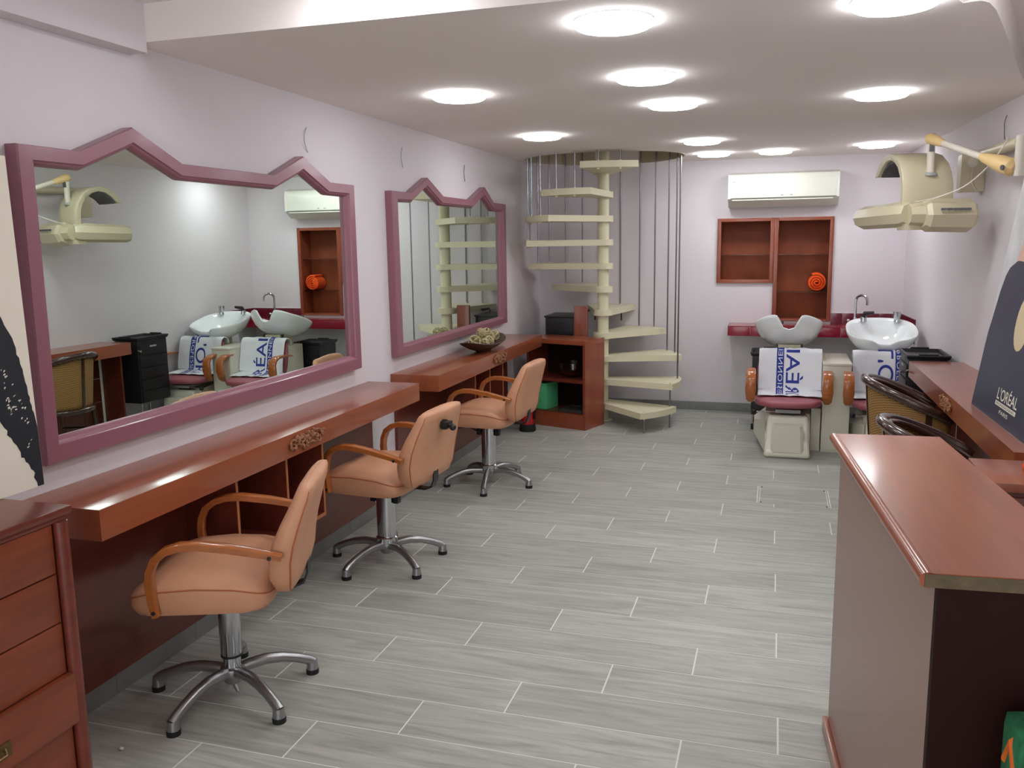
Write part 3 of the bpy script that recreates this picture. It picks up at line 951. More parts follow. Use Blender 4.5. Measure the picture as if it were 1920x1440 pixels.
ac = thing('air_conditioner', 'white split air conditioner high on the end wall', 'air conditioner', (0.015, BY, 1.9))
A0, A1 = -0.452, 0.482
mb = MB()
pr = [(BY, 1.905), (BY, 2.195), (BY - 0.13, 2.195), (BY - 0.185, 2.175), (BY - 0.2, 2.13), (BY - 0.2, 1.965), (BY - 0.19, 1.955), (BY - 0.09, 1.897)]
mb.prism(pr, 0, A0, A1)
mb.make('housing', 'white', ac)
MB().box(A0 + 0.03, A1 - 0.03, BY - 0.205, BY - 0.2, 1.972, 2.128, bev=0.002).make('front_panel', 'white', ac)
lv = MB()
lv.poly([(A0 + 0.035, BY - 0.198, 1.957), (A1 - 0.05, BY - 0.198, 1.957), (A1 - 0.05, BY - 0.106, 1.9), (A0 + 0.035, BY - 0.106, 1.9), (A0 + 0.035, BY - 0.202, 1.95), (A1 - 0.05, BY - 0.202, 1.95), (A1 - 0.05, BY - 0.11, 1.892), (A0 + 0.035, BY - 0.11, 1.892)], [(0, 1, 2, 3), (4, 5, 6, 7), (0, 1, 5, 4), (1, 2, 6, 5), (2, 3, 7, 6), (3, 0, 4, 7)])
lv.make('louvre', 'white', ac)
MB().box(A0 + 0.02, A1 - 0.02, BY - 0.2025, BY - 0.199, 1.9655, 1.969).make('panel_gap', 'dgrey', ac, smooth=False)
MB().box(A0 + 0.035, A0 + 0.065, BY - 0.207, BY - 0.2045, 2.107, 2.117, bev=0.001).make('badge', 'lgrey', ac)
for x in (0.0, 0.075):
    MB().box(x, x + 0.022, BY - 0.207, BY - 0.2045, 1.984, 1.996, bev=0.001).make('indicator', 'lgrey', ac)

rs = thing('tiled_ledge', 'crimson tiled ledge along the end wall behind the wash basins', 'ledge', (0.3, 8.1, 0.75))
MB().box(-0.412, rwall(8.1) - .002, 7.955, BY - .001, 0.752, 0.835).make('ledge_core', 'grout', rs)
for i in range(8):
    x = -0.412 + i * 0.19
    x2 = min(x + 0.187, rwall(8.0) - 0.003)
    if x2 > x + 0.02:
        MB().box(x, x2, 7.949, BY - .001, 0.835, 0.842, bev=0.0015).make('tile', 'red', rs)
        MB().box(x, x2, 7.948, 7.954, 0.752, 0.834, bev=0.0015).make('tile', 'red', rs)
MB().box(-0.419, -0.413, 7.95, BY - .001, 0.752, 0.842, bev=0.0015).make('tile', 'red', rs)
sp_ = thing('tile_splashback', 'band of maroon tiles above the ledge behind the right hand basin', 'tiles', (0.8, BY, 0.843))
MB().box(NX1 + 0.001, rwall(BY) - .001, BY - 0.006, BY - .0005, 0.843, 0.941).make('tile_bed', 'grout', sp_)
for i in range(6):
    x = NX1 + 0.003 + i * 0.102
    x2 = min(x + 0.1, rwall(BY) - 0.008)
    if x2 > x + .01:
        MB().box(x, x2, BY - 0.012, BY - 0.006, 0.844, 0.94, bev=0.001).make('tile', 'maroon', sp_)
for i in range(6):
    y = BY - 0.014 - (i + 1) * 0.102
    for z0, z1 in ((0.844, 0.94), (0.745, 0.842)):
        if z0 < 0.8 and y > 7.86 - 0.05:
            continue
        mb = MB()
        mb.loft([[(rwall(yy) - 0.009, yy, z) , (rwall(yy) - .001, yy, z), (rwall(yy) - .001, yy, z + (z1 - z0)), (rwall(yy) - 0.009, yy, z + (z1 - z0))] for yy, z in ((y, z0), (y + 0.1, z0))])
        mb.make('tile', 'maroon', sp_)

# tall tap on the ledge
fc = thing('swan_neck_tap', 'tall chrome swan neck tap rising behind the right hand basin', 'tap', (0.66, 8.03, 0.842))
fx, fy, fz = 0.655, 8.04, 0.842
MB().lathe([(0.028, 0), (0.028, 0.01), (0.018, 0.016), (0.018, 0.07), (0.012, 0.08)], (fx, fy, fz), 20).make('tap_body', 'chrome', fc)
pp = [(fx, fy, fz + 0.07), (fx, fy, fz + 0.22)] + [(fx + (0.05 - 0.05 * math.cos(a)) * 0.9, fy - (0.05 - 0.05 * math.cos(a)) * 0.6, fz + 0.22 + 0.055 * math.sin(a)) for a in [PI * i / 8 for i in range(1, 9)]]
pp.append((pp[-1][0], pp[-1][1], pp[-1][2] - 0.03))
MB().tube(pp, 0.0115, 10).make('spout', 'chrome', fc)
for s in (-1, 1):
    hb = MB().cyl((fx, fy, fz + 0.035), (fx + s * 0.05, fy, fz + 0.05), 0.008, n=10)
    hb.ball((fx + s * 0.055, fy, fz + 0.052), 0.018, (1, 1, 0.8), 10, 6)
    hb.make('tap_handle', 'chrome', fc)

# ------------------------------------------------------------ backwash units
def basin(t, cx, cy, cz, tilt, hw=0.262, hl=0.30, lob=0.02, dip=0.095):
    mt = Matrix.Translation((cx, cy, cz)) @ Matrix.Rotation(tilt, 4, 'X')
    n = 64
    def ring(f, z, rimf=0.0, inner=False):
        pts = []
        for k in range(n):
            a = 2 * PI * k / n
            c, s = math.cos(a), math.sin(a)
            e = 2 / 2.7
            x = hw * f * math.copysign(abs(c) ** e, c)
            y = hl * f * math.copysign(abs(s) ** e, s)
            if y < 0:
                nar = 1.0 - 0.12 * (y / hl) ** 2
                x *= nar
            zz = z
            if s < 0:
                gx = math.exp(-(x / 0.068) ** 4)
                lobe = (1 / (1 + math.exp(-(abs(x) - 0.09) / 0.014))) * (1 / (1 + math.exp((abs(x) - 0.215) / 0.012)))
                front = min(1, (-s) ** 3)
                zz += rimf * front * (lob * lobe - dip * gx)
                y += rimf * front * gx * 0.045
            pts.append(mt @ Vector((x, y, zz)))
        return pts
    rings = [ring(0.02, -0.175), ring(0.25, -0.175), ring(0.42, -0.165), ring(0.62, -0.14), ring(0.8, -0.10, 0.2), ring(0.92, -0.055, 0.5), ring(0.985, -0.02, 0.8), ring(1.0, -0.004, 1), ring(0.99, 0.004, 1), ring(0.965, 0.004, 1), ring(0.9, -0.012, 0.85), ring(0.8, -0.035, 0.55), ring(0.68, -0.085, 0.25), ring(0.5, -0.125, 0.05), ring(0.3, -0.145), ring(0.06, -0.15)]
    b_ = MB().loft(rings).make('basin', 'porcelain', t, ang=70)
    dr = MB()
    dr.cyl(mt @ Vector((0, 0, -0.149)), mt @ Vector((0, 0, -0.14)), 0.02, n=16)
    dr.make('drain', 'chrome', b_)
    # mixer and hose socket on the rear rim
    mx = MB()
    p = mt @ Vector((-0.115, 0.235, -0.01))
    mx.cyl(p, p + Vector((0, 0, 0.04)), 0.027, 0.023, 16)
    mx.make('mixer_base', 'chrome', b_)
    lvv = MB()
    lvv.tube([p + Vector((0, 0, 0.03)), p + Vector((0.01, -0.01, 0.065)), p + Vector((0.075, -0.03, 0.075))], [0.024, 0.02, 0.012], 8)
    lvv.make('mixer_lever', 'black', b_)
    hs = MB()
    p = mt @ Vector((0.135, 0.225, -0.01))
    hs.cyl(p, p + Vector((0, 0, 0.022)), 0.026, 0.022, 16)
    hs.cyl(p + Vector((0, 0, 0.02)), p + Vector((0, 0, 0.085)), 0.023, 0.03, 14)
    hs.make('shower_head', 'chrome', b_)
    return b_

def wash_unit(cx, label, tilt, bz, knob_side):
    t = thing('backwash_unit', label, 'wash chair', (cx, 6.9, 0), 0, 'hair washing units')
    # pedestal front box and flared shroud
    mb = MB()
    def rr(x0, x1, y0, y1, z):
        return [(cx + x0, y0, z), (cx + x1, y0, z), (cx + x1, y1, z), (cx + x0, y1, z)]
    mb.loft([rr(-0.158, 0.158, 6.50, 6.9, 0.0), rr(-0.165, 0.165, 6.495, 6.92, 0.02), rr(-0.16, 0.16, 6.50, 6.94, 0.05), rr(-0.155, 0.155, 6.56, 7.0, 0.12), rr(-0.15, 0.15, 6.60, 7.05, 0.24), rr(-0.14, 0.14, 6.62, 7.1, 0.30)])
    o = mb.make('pedestal', 'fibre', t, ang=30)
    md = o.modifiers.new('bev', 'BEVEL')
    md.width = 0.018
    md.segments = 3
    md.limit_method = 'ANGLE'
    fbx = MB()
    fbx.loft([[(cx + a, 6.495 + d, z) for a, d in ((-w_, 0.015), (-w_ + 0.02, 0), (w_ - 0.02, 0), (w_, 0.015), (w_, 0.1), (-w_, 0.1))] for z, w_ in ((0.045, 0.118), (0.22, 0.108), (0.245, 0.1))])
    fbx.make('pedestal_cover', 'fibre', t)
    # side wing (hexagon-like shroud)
    wg = MB()
    prf = [(6.60, 0.0), (7.33, 0.0), (7.33, 0.25), (7.05, 0.34), (6.72, 0.30), (6.60, 0.13)]
    wg.loft([[(cx + x, y, z) for y, z in [(6.9 + (a - 6.9) * s_, b * s2) for a, b in prf]] for x, s_, s2 in ((-0.16, 1, 1), (0.16, 1, 1))])
    wg.make('base_shroud', 'fibre', t)
    lw = MB()
    lw.loft([[(cx + sg * 0.16, 6.62, 0.01), (cx + sg * 0.16, 6.62, 0.26), (cx + sg * 0.16, 7.2, 0.26), (cx + sg * 0.16, 7.2, 0.01)] if k == 0 else [(cx + sg * 0.25, 6.95, 0.10), (cx + sg * 0.25, 6.95, 0.2), (cx + sg * 0.25, 7.1, 0.2), (cx + sg * 0.25, 7.1, 0.10)] for sg in (-1,) for k in (0, 1)])
    lw.make('side_fairing', 'fibre', t)
    # rear housing under the basin
    MB().box(cx - 0.15, cx + 0.15, 7.09, 7.40, 0.0, 0.665, bev=0.01).make('rear_housing', 'fibre', t)
    MB().box(cx - 0.085, cx + 0.085, 7.12, 7.34, 0.665, bz - 0.15, bev=0.004).make('basin_bracket', 'creamp', t)
    for s in (-1, 1):
        MB().box(cx + s * 0.095 - 0.006, cx + s * 0.095 + 0.006, 7.11, 7.15, 0.66, bz - 0.145, bev=0.002).make('bracket_arm', 'dgrey', t)
    basin(t, cx - 0.01, 7.27, bz, tilt, lob=0.02 if tilt < 0 else 0.006, dip=0.095 if tilt < 0 else 0.04)
    # seat
    mb = MB()
    def sr(f, z, k=0.0):
        pts = []
        for i in range(36):
            a = 2 * PI * i / 36
            c, s = math.cos(a), math.sin(a)
            x = 0.248 * f * math.copysign(abs(c) ** 0.75, c)
            y = (0.26 if s < 0 else 0.2) * f * math.copysign(abs(s) ** 0.8, s)
            pts.append((cx + x, 6.80 + y, z + 0.02 * (-y / 0.26) * 0 + k))
        return pts
    mb.loft([sr(0.85, 0.362), sr(0.97, 0.368), sr(1.0, 0.385), sr(0.99, 0.402), sr(0.93, 0.412), sr(0.6, 0.418), sr(0.05, 0.42)])
    mb.make('seat', 'pink', t, ang=60)
    # backrest shell
    mb = MB()
    rings = []
    for z, y, th_, hw in ((0.41, 6.97, 0.05, 0.2), (0.43, 6.975, 0.07, 0.225), (0.5, 6.99, 0.075, 0.238), (0.6, 7.015, 0.07, 0.236), (0.68, 7.04, 0.06, 0.222), (0.72, 7.052, 0.045, 0.205), (0.735, 7.058, 0.02, 0.18)):
        pts = []
        for i in range(28):
            a = 2 * PI * i / 28
            c, s = math.cos(a), math.sin(a)
            x = hw * math.copysign(abs(c) ** 0.5, c)
            pts.append((cx + x, y - 0.03 * (x / 0.24) ** 2 + th_ / 2 * math.copysign(abs(s) ** 0.7, s), z))
        rings.append(pts)
    mb.loft(rings)
    mb.make('backrest', 'pink', t, ang=60)
    # arms: curved paddles
    for s in (-1, 1):
        x = cx + s * 0.275
        mb = MB()
        path = [(x, 6.98, 0.60), (x, 6.85, 0.615), (x, 6.73, 0.612), (x, 6.675, 0.59), (x, 6.655, 0.55), (x, 6.655, 0.48), (x, 6.675, 0.41), (x, 6.70, 0.385)]
        mb.tube(path, [0.5, 0.75, 0.95, 1.0, 1.0, 1.1, 0.9, 0.5], sec=[(-0.036, -0.009), (-0.03, -0.013), (0.03, -0.013), (0.036, -0.009), (0.036, 0.009), (0.03, 0.013), (-0.03, 0.013), (-0.036, 0.009)], side=(1, 0, 0))
        mb.make('armrest', 'arm', t, ang=50)
        MB().cyl((cx + s * 0.2, 6.72, 0.395), (x, 6.70, 0.395), 0.009, n=10).make('arm_bolt', 'chrome', t)
    # tilt mechanism
    MB().box(cx - 0.09, cx + 0.09, 6.62, 6.8, 0.318, 0.345, bev=0.004).make('mechanism', 'lgrey', t)
    MB().box(cx - 0.05, cx + 0.05, 6.66, 6.8, 0.29, 0.364).make('mechanism_core', 'dgrey', t)
    lv = MB().tube([(cx - 0.08, 6.63, 0.33), (cx - 0.24, 6.60, 0.325)], 0.006, 8)
    lv.make('tilt_lever', 'chrome', t)
    MB().lathe([(0.016, -0.016), (0.02, -0.01), (0.02, 0.012), (0.014, 0.018)], (cx - 0.245, 6.60, 0.325), 8).make('lever_knob', 'black', t)
    return t
W1, W2 = 0.105, 0.800
wash_unit(W1, 'left wash unit, its white basin tipped up toward the wall niche', math.radians(-17), 0.925, -1)
wash_unit(W2, 'right wash unit, its white basin open toward the room by the corner', math.radians(13), 0.892, -1)
wc = thing('white_side_cabinet', 'low ivory cabinet between the two wash units', 'cabinet', (0.45, 7.0, 0))
MB().box(0.275, 0.345, 6.80, 7.05, 0.0, 0.33, bev=0.004).make('cabinet_plinth', 'fibre', wc)
MB().box(0.352, 0.548, 6.78, 7.40, 0.0, 0.665, bev=0.004).make('cabinet_body', 'fibre', wc)
MB().box(0.356, 0.544, 6.774, 6.780, 0.02, 0.61, bev=0.002).make('cabinet_door', 'fibre', wc)
MB().box(0.349, 0.551, 6.772, 7.40, 0.665, 0.682, bev=0.004).make('cabinet_top', 'fibre', wc)

# printed towels draped over the wash chairs
def towel_surface(cx, u, v, off, sd=0):
    """v runs from the front of the seat, up the backrest and over the top"""
    prof = [(6.74, 0.424), (6.86, 0.427), (6.915, 0.436), (6.935, 0.46), (6.945, 0.52), (6.962, 0.60), (6.985, 0.68), (7.003, 0.728), (7.025, 0.748), (7.06, 0.750), (7.095, 0.735), (7.10, 0.70)]
    L = [0]
    for a, b in zip(prof, prof[1:]):
        L.append(L[-1] + math.hypot(b[0] - a[0], b[1] - a[1]))
    v = max(0, min(L[-1] - 1e-5, v))
    for i in range(len(L) - 1):
        if v <= L[i + 1]:
            break
    f = (v - L[i]) / (L[i + 1] - L[i])
    def P(j, f):
        return prof[j][0] + (prof[j + 1][0] - prof[j][0]) * f, prof[j][1] + (prof[j + 1][1] - prof[j][1]) * f
    y, z = P(i, f)
    dy, dz = prof[i + 1][0] - prof[i][0], prof[i + 1][1] - prof[i][1]
    l = math.hypot(dy, dz)
    ny, nz = -dz / l, dy / l
    wob = 0.004 * math.sin(u * 31 + v * 9 + sd) + 0.003 * math.sin(u * 17 - v * 23)
    bow = -0.03 * (u / 0.24) ** 2 if v > L[3] - 0.02 else 0
    sag = -0.018 * (abs(u) / 0.24) ** 3 * max(0, (v - 0.5) * 4) if v > 0.5 else 0
    o = off + 0.004 + abs(wob)
    return (cx + u, y + ny * o + bow, z + nz * o + sag), L[-1]

FONT = None
def textmesh(s, size, flipmap, step=0.02, bold=0.0, spacing=1.0):
    cu = bpy.data.curves.new('lettering', 'FONT')
    cu.body = s
    cu.size = size
    cu.offset = bold
    cu.space_character = spacing
    cu.align_x = 'LEFT'
    o = bpy.data.objects.new('lettering', cu)
    C.objects.link(o)
    bpy.context.view_layer.update()
    me = bpy.data.meshes.new_from_object(o.evaluated_get(bpy.context.evaluated_depsgraph_get()))
    C.objects.unlink(o)
    bpy.data.objects.remove(o)
    b = bmesh.new()
    b.from_mesh(me)
    bpy.data.meshes.remove(me)
    xs = [v.co.x for v in b.verts]
    ys = [v.co.y for v in b.verts]
    x0, x1 = min(xs), max(xs)
    if step:
        x = x0 + step
        while x < x1:
            bmesh.ops.bisect_plane(b, geom=list(b.verts) + list(b.edges) + list(b.faces), plane_co=(x, 0, 0), plane_no=(1, 0, 0))
            x += step
        y = min(ys) + step
        while y < max(ys):
            bmesh.ops.bisect_plane(b, geom=list(b.verts) + list(b.edges) + list(b.faces), plane_co=(0, y, 0), plane_no=(0, 1, 0))
            y += step
    mb = MB()
    mb.b.free()
    mb.b = b
    return mb, x0, x1, min(ys), max(ys)

def towel(cx, label, mode, du):
    t = thing('towel', label, 'towel', (cx, 6.9, 0.424), 0, 'printed white towels on the wash chairs')
    NU, NV = 24, 44
    _, LT = towel_surface(cx, 0, 0, 0)
    mb = MB()
    for lay, o in ((0, 0.0), (1, 0.004)):
        pass
    top = [[mb.b.verts.new(towel_surface(cx, -0.233 + du + 0.466 * i / NU, LT * j / NV, 0.004)[0]) for i in range(NU + 1)] for j in range(NV + 1)]
    bot = [[mb.b.verts.new(towel_surface(cx, -0.233 + du + 0.466 * i / NU, LT * j / NV, 0.0)[0]) for i in range(NU + 1)] for j in range(NV + 1)]
    for j in range(NV):
        for i in range(NU):
            mb.b.faces.new((top[j][i], top[j][i + 1], top[j + 1][i + 1], top[j + 1][i]))
            mb.b.faces.new((bot[j][i], bot[j + 1][i], bot[j + 1][i + 1], bot[j][i + 1]))
        mb.b.faces.new((top[j][0], top[j + 1][0], bot[j + 1][0], bot[j][0]))
        mb.b.faces.new((top[j][NU], bot[j][NU], bot[j + 1][NU], top[j + 1][NU]))
    for i in range(NU):
        mb.b.faces.new((top[0][i], bot[0][i], bot[0][i + 1], top[0][i + 1]))
        mb.b.faces.new((top[NV][i], top[NV][i + 1], bot[NV][i + 1], bot[NV][i]))
    cloth = mb.make('towel_cloth', 'towel', t, ang=80)
    if mode == 1:      # reads upward, mirrored: u = ty, v = tx
        MU = lambda tx, ty: (ty, tx)
    else:              # reads downward, mirrored
        MU = lambda tx, ty: (-ty, -tx)
    def place(s, size, uo, vo, m, off, bold, spacing, height=None, length=None):
        tm, x0, x1, y0, y1 = textmesh(s, size, None, 0.02, bold, spacing)
        kx = (length / (x1 - x0)) if length else 1
        ky = (height / (y1 - y0)) if height else 1
        dead = []
        for vv in tm.b.verts:
            a, b = MU((vv.co.x - x0) * kx, (vv.co.y - y0) * ky)
            u, v = uo + a, vo + b
            if v < 0.0 or v > LT or abs(u - du) > 0.233:
                dead.append(vv)
                v = max(0, min(LT, v))
            vv.co = Vector(towel_surface(cx, u, v, off)[0])
        bmesh.ops.delete(tm.b, geom=dead, context='VERTS')
        return tm.make(m[1], m[0], t if m[2] is None else m[2], smooth=False)
    def band(u0, u1, v0, v1):
        mb = MB()
        g_ = [[mb.b.verts.new(towel_surface(cx, u0 + (u1 - u0) * i / 4, v0 + (v1 - v0) * j / 40, 0.0048)[0]) for i in range(5)] for j in range(41)]
        for j in range(40):
            for i in range(4):
                mb.b.faces.new((g_[j][i], g_[j][i + 1], g_[j + 1][i + 1], g_[j + 1][i]))
        return mb.make('blue_band', 'blue', cloth)
    if mode == 1:
        place('L\'OR\u00c9AL', 0.16, -0.03, -0.19, ('blue', 'lettering', cloth), 0.0052, 0.001, 1.0, 0.128, 0.76)
        bd_ = band(-0.1, -0.046, 0.02, 0.56)
        place('PROFESSIONNEL', 0.05, -0.089, -0.09, ('towel', 'lettering', cloth), 0.0056, 0.0, 1.1, 0.034, 0.62)
    else:
        place('L\'OR\u00c9AL', 0.16, 0.055, 0.535, ('blue', 'lettering', cloth), 0.0052, 0.001, 1.0, 0.135, 0.74)
        bd_ = band(0.068, 0.122, 0.02, 0.56)
        place('PROFESSIONNEL', 0.05, 0.111, 0.52, ('towel', 'lettering', cloth), 0.0056, 0.0, 1.1, 0.034, 0.60)
    return t
towel(W1 + 0.008, 'white printed towel with blue lettering draped on the left wash chair', 1, 0)
towel(W2, 'white printed towel with blue lettering draped on the right wash chair', 2, 0)

# black trolley behind the left wash unit
def salon_trolley(x0, x1, y0, y1, z0, z1, label, face, nd):
    t = thing('salon_trolley', label, 'trolley', ((x0 + x1) / 2, (y0 + y1) / 2, 0), 0, 'black salon trolleys')
    MB().box(x0 + 0.015, x1 - 0.015, y0 + 0.015, y1 - 0.015, z0, z1 - 0.03, bev=0.012).make('trolley_body', 'black', t)
    # tray top with a sunken middle
    mb = MB()
    def rg(i, z):
        return [(a, b, z) for a, b in ((x0 + i, y0 + i), (x1 - i, y0 + i), (x1 - i, y1 - i), (x0 + i, y1 - i))]
    mb.loft([rg(0.01, z1 - 0.03), rg(0.0, z1 - 0.008), rg(0.002, z1), rg(0.018, z1), rg(0.026, z1 - 0.02)])
    mb.make('tray_top', 'black', t)
    for s in (0, 1):
        yy = y1 - 0.012 if s else y0 + 0.002
        MB().box((x0 + x1) / 2 - 0.06, (x0 + x1) / 2 + 0.06, yy, yy + 0.012, z1, z1 + 0.01, bev=0.003).make('tray_handle', 'black', t)
    dz = (z1 - 0.07 - z0) / nd
    for i in range(nd):
        z = z0 + 0.012 + i * dz
        if face == 'x':
            MB().box(x0 + 0.006, x0 + 0.017, y0 + 0.03, y1 - 0.03, z, z + dz - 0.01, bev=0.003).make('drawer', 'black', t)
        else:
            MB().box(x0 + 0.03, x1 - 0.03, y0 + 0.006, y0 + 0.017, z, z + dz - 0.01, bev=0.003).make('drawer', 'black', t)
    for a in (x0 + 0.03, x1 - 0.03):
        for b in (y0 + 0.03, y1 - 0.03):
            l = MB().cyl((a, b, 0.045), (a, b, z0 + 0.01), 0.008, n=10).make('leg', 'chrome', t)
            c = MB().cyl((a - 0.011, b, 0.025), (a + 0.011, b, 0.025), 0.025, n=14)
            c.make('castor', 'rubber', l)
    return t
salon_trolley(-0.20, 0.12, 7.46, 7.82, 0.13, 0.665, 'low black trolley behind the left wash unit', 'y', 3)
big = salon_trolley(0.83, 1.10, 6.14, 6.55, 0.25, 0.835, 'tall black drawer trolley at the far end of the right hand counter', 'x', 5)
MB().box(0.832, 0.836, 6.3, 6.38, 0.742, 0.756, bev=0.001).make('badge', 'lgrey', big)
kn = MB().tube([(0.845, 6.16, 0.735), (0.82, 6.14, 0.725), (0.79, 6.13, 0.722)], [0.008, 0.008, 0.011], 8)
kn.make('side_hook', 'chrome', big)

# ------------------------------------------------------------ rattan armchairs
def rattan_chair(cx, cy, label, rz):
    t = thing('rattan_armchair', label, 'chair', (cx, cy, 0), rz, 'rattan barrel armchairs')
    Rb = 0.285
    def pos(a, r, z):
        return (-r * math.cos(a), r * math.sin(a), z)
    def rimz(a):
        return 0.82 - 0.19 * (1 - math.cos(a * 0.75)) / 1
    A = [math.radians(-118 + 236 * i / 36) for i in range(37)]
    rim = [pos(a, Rb if abs(a) < 1.6 else Rb, rimz(a)) for a in A]
    MB().tube(rim, [0.012] + [0.024] * 35 + [0.012], 12).make('rim', 'dark_rattan', t, local=True, ang=60)
    rim2 = [pos(a, Rb - 0.034, rimz(a) - 0.012) for a in A]
    MB().tube(rim2, 0.014, 10).make('inner_rim', 'dark_rattan', t, local=True, ang=60)
    # woven shell
    mb = MB()
    uvl = mb.b.loops.layers.uv.new('UVMap')
    NZ = 8
    gridv = []
    for i, a in enumerate(A):
        col = []
        for j in range(NZ + 1):
            z = 0.40 + (rimz(a) - 0.012 - 0.40) * j / NZ
            r = Rb - 0.045 + 0.035 * (j / NZ)
            col.append(mb.b.verts.new(pos(a, r, z)))
        gridv.append(col)
    for i in range(36):
        for j in range(NZ):
            f = mb.b.faces.new((gridv[i][j], gridv[i + 1][j], gridv[i + 1][j + 1], gridv[i][j + 1]))
            for lp, (p, q) in zip(f.loops, ((i, j), (i + 1, j), (i + 1, j + 1), (i, j + 1))):
                lp[uvl].uv = (p / 36, q / NZ)
    sh = mb.make('woven_back', 'weave', t, local=True, ang=80)
    so = sh.modifiers.new('solid', 'SOLIDIFY')
    so.thickness = 0.008
    for a in (-1.62, 0, 1.62):
        w2 = 0.06 if abs(a) != 0 else 0.045
        mb = MB()
        rings = []
        for j in range(7):
            z = 0.39 + (rimz(a) - 0.01 - 0.39) * j / 6
            r = Rb - 0.045 + 0.035 * j / 6
            rings.append([pos(a + d, r + o, z) for d, o in ((-w2, 0.007), (w2, 0.007), (w2, -0.013), (-w2, -0.013))])
        mb.loft(rings)
        mb.make('back_post', 'dark_rattan', t, local=True)
    # seat ring, seat and legs
    sr_ = [pos(2 * PI * i / 32, Rb - 0.04, 0.395) for i in range(34)]
    MB().tube(sr_, 0.02, 10, cap=False).make('seat_ring', 'dark_rattan', t, local=True, ang=60)
    mb = MB().lathe([(0.22, 0.39), (0.235, 0.40), (0.23, 0.425), (0.15, 0.44), (0.01, 0.442)], n=28)
    mb.make('seat', 'weave', t, local=True, ang=60)
    for a in (0.8, -0.8, 2.45, -2.45):
        p0 = pos(a, Rb - 0.045, 0.39)
        p1 = pos(a, Rb - 0.03, 0.2)
        p2 = pos(a, Rb + 0.035, 0.0)
        MB().tube([p0, p1, p2], [0.02, 0.018, 0.014], 10).make('leg', 'dark_rattan', t, local=True)
    st_ = [pos(2 * PI * i / 24, Rb - 0.06, 0.2) for i in range(26)]
    MB().tube(st_, 0.009, 8, cap=False).make('stretcher_ring', 'dark_rattan', t, local=True)
    return t
rattan_chair(0.775, 5.17, 'farther rattan barrel armchair with dark rim, tucked under the right hand counter', 0)
rattan_chair(0.735, 3.95, 'nearer rattan barrel armchair with dark rim, just behind the reception desk', 0)

# ------------------------------------------------------------ reception desk
TH = math.atan2(0.095, 1.185)
rd = thing('reception_desk', 'tall cherry topped reception desk in the right foreground', 'desk', (0.174, 2.80, 0), -math.atan2(-0.095, -1.185) - PI if False else 0)
rd.rotation_euler = (0, 0, TH)
# local frame: origin far-left top corner; -y runs toward the camera, x to the right
LD, WD, HT = 1.17, 0.315, 1.0
def RB(name, m, *a, bev=0.0):
    return MB().box(*a, bev=bev).make(name, m, rd, local=True)
RB('desk_top', 'wood', 0.012, WD, -LD, 0.0, HT - 0.028, HT)
mb = MB()
mb.tube([(0.012, 0.0, HT - 0.014), (0.012, -LD, HT - 0.014)], [0.0155, 0.0155], 16)
mb.make('bullnose_edge', 'wood', rd, local=True)
RB('raw_edge_strip', 'raw', 0.006, WD, -LD - 0.002, -LD, HT - 0.027, HT - 0.002)
RB('front_panel', 'fascia', 0.03, 0.05, -LD + 0.024, -0.02, 0.0, HT - 0.028)
RB('far_end_panel', 'darkwood', 0.05, WD - 0.01, -0.04, -0.02, 0.0, HT - 0.028)
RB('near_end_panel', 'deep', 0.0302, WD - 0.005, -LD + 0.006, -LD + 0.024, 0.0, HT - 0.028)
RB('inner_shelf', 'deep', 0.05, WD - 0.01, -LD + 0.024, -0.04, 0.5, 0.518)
RB('end_stile', 'darkwood', WD - 0.03, WD - 0.005, -LD + 0.0, -LD + 0.006, 0.0, HT - 0.03)
RB('base_trim', 'wood', 0.014, 0.03, -LD + 0.0, -0.005, 0.0, 0.05, bev=0.004)

lc = thing('low_cabinet', 'low cherry wood cabinet between reception desk and right hand wall', 'cabinet', (0.97, 3.25, 0))
MB().box(0.69, rwall(3.42) - .03, 3.08, 3.42, 0.77, 0.80, bev=0.002).make('cabinet_top', 'wood', lc)
MB().box(0.71, rwall(3.42) - .03, 3.10, 3.41, 0.0, 0.77).make('cabinet_body', 'darkwood', lc)
for x in (0.72, 0.96):
    dd = MB().box(x, x + 0.23, 3.088, 3.10, 0.06, 0.75, bev=0.002).make('door', 'darkwood', lc)
ot = MB()
for i in range(4):
    ot.box(0.835 + i * 0.003, 1.03 - i * 0.004, 3.095 + i * 0.004, 3.30, 0.8005 + i * 0.022, 0.8215 + i * 0.022, bev=0.009)
solo(ot, 'folded_towel', 'otowel', 'folded orange towel stack at the right edge, on the low cabinet', 'towel', (0.91, 3.2, 0.8))
# patterned bag in the near right corner
bg = thing('patterned_bag', 'green, yellow and orange patterned cloth bag at the bottom right corner', 'bag', (0.59, 1.5, 0))
def bagbox(name, m, x0, x1, y0, y1, z0, z1, parent=bg):
    return MB().box(x0, x1, y0, y1, z0, z1, bev=0.03).make(name, m, parent)
bb_ = bagbox('bag_body', 'bag_g', 0.405, 0.72, 1.40, 1.60, 0.0, 0.78)
for i in range(9):
    a = i / 8
    z = 0.08 + 0.62 * a
    mb = MB().tube([(0.408, 1.57 - 0.01 * math.sin(i), z), (0.418, 1.53, z + 0.05), (0.418, 1.47, z - 0.02), (0.410, 1.43, z + 0.04)], [0.008, 0.018, 0.018, 0.008], 8)
    mb.make('printed_swirl', 'bag_y' if i % 2 else 'bag_o', bb_)
mb = MB().tube([(0.55, 1.5, 0.77), (0.56, 1.5, 0.84), (0.60, 1.5, 0.87), (0.65, 1.5, 0.84), (0.66, 1.5, 0.77)], 0.008, 8)
mb.make('bag_handle', 'bag_y', bg)

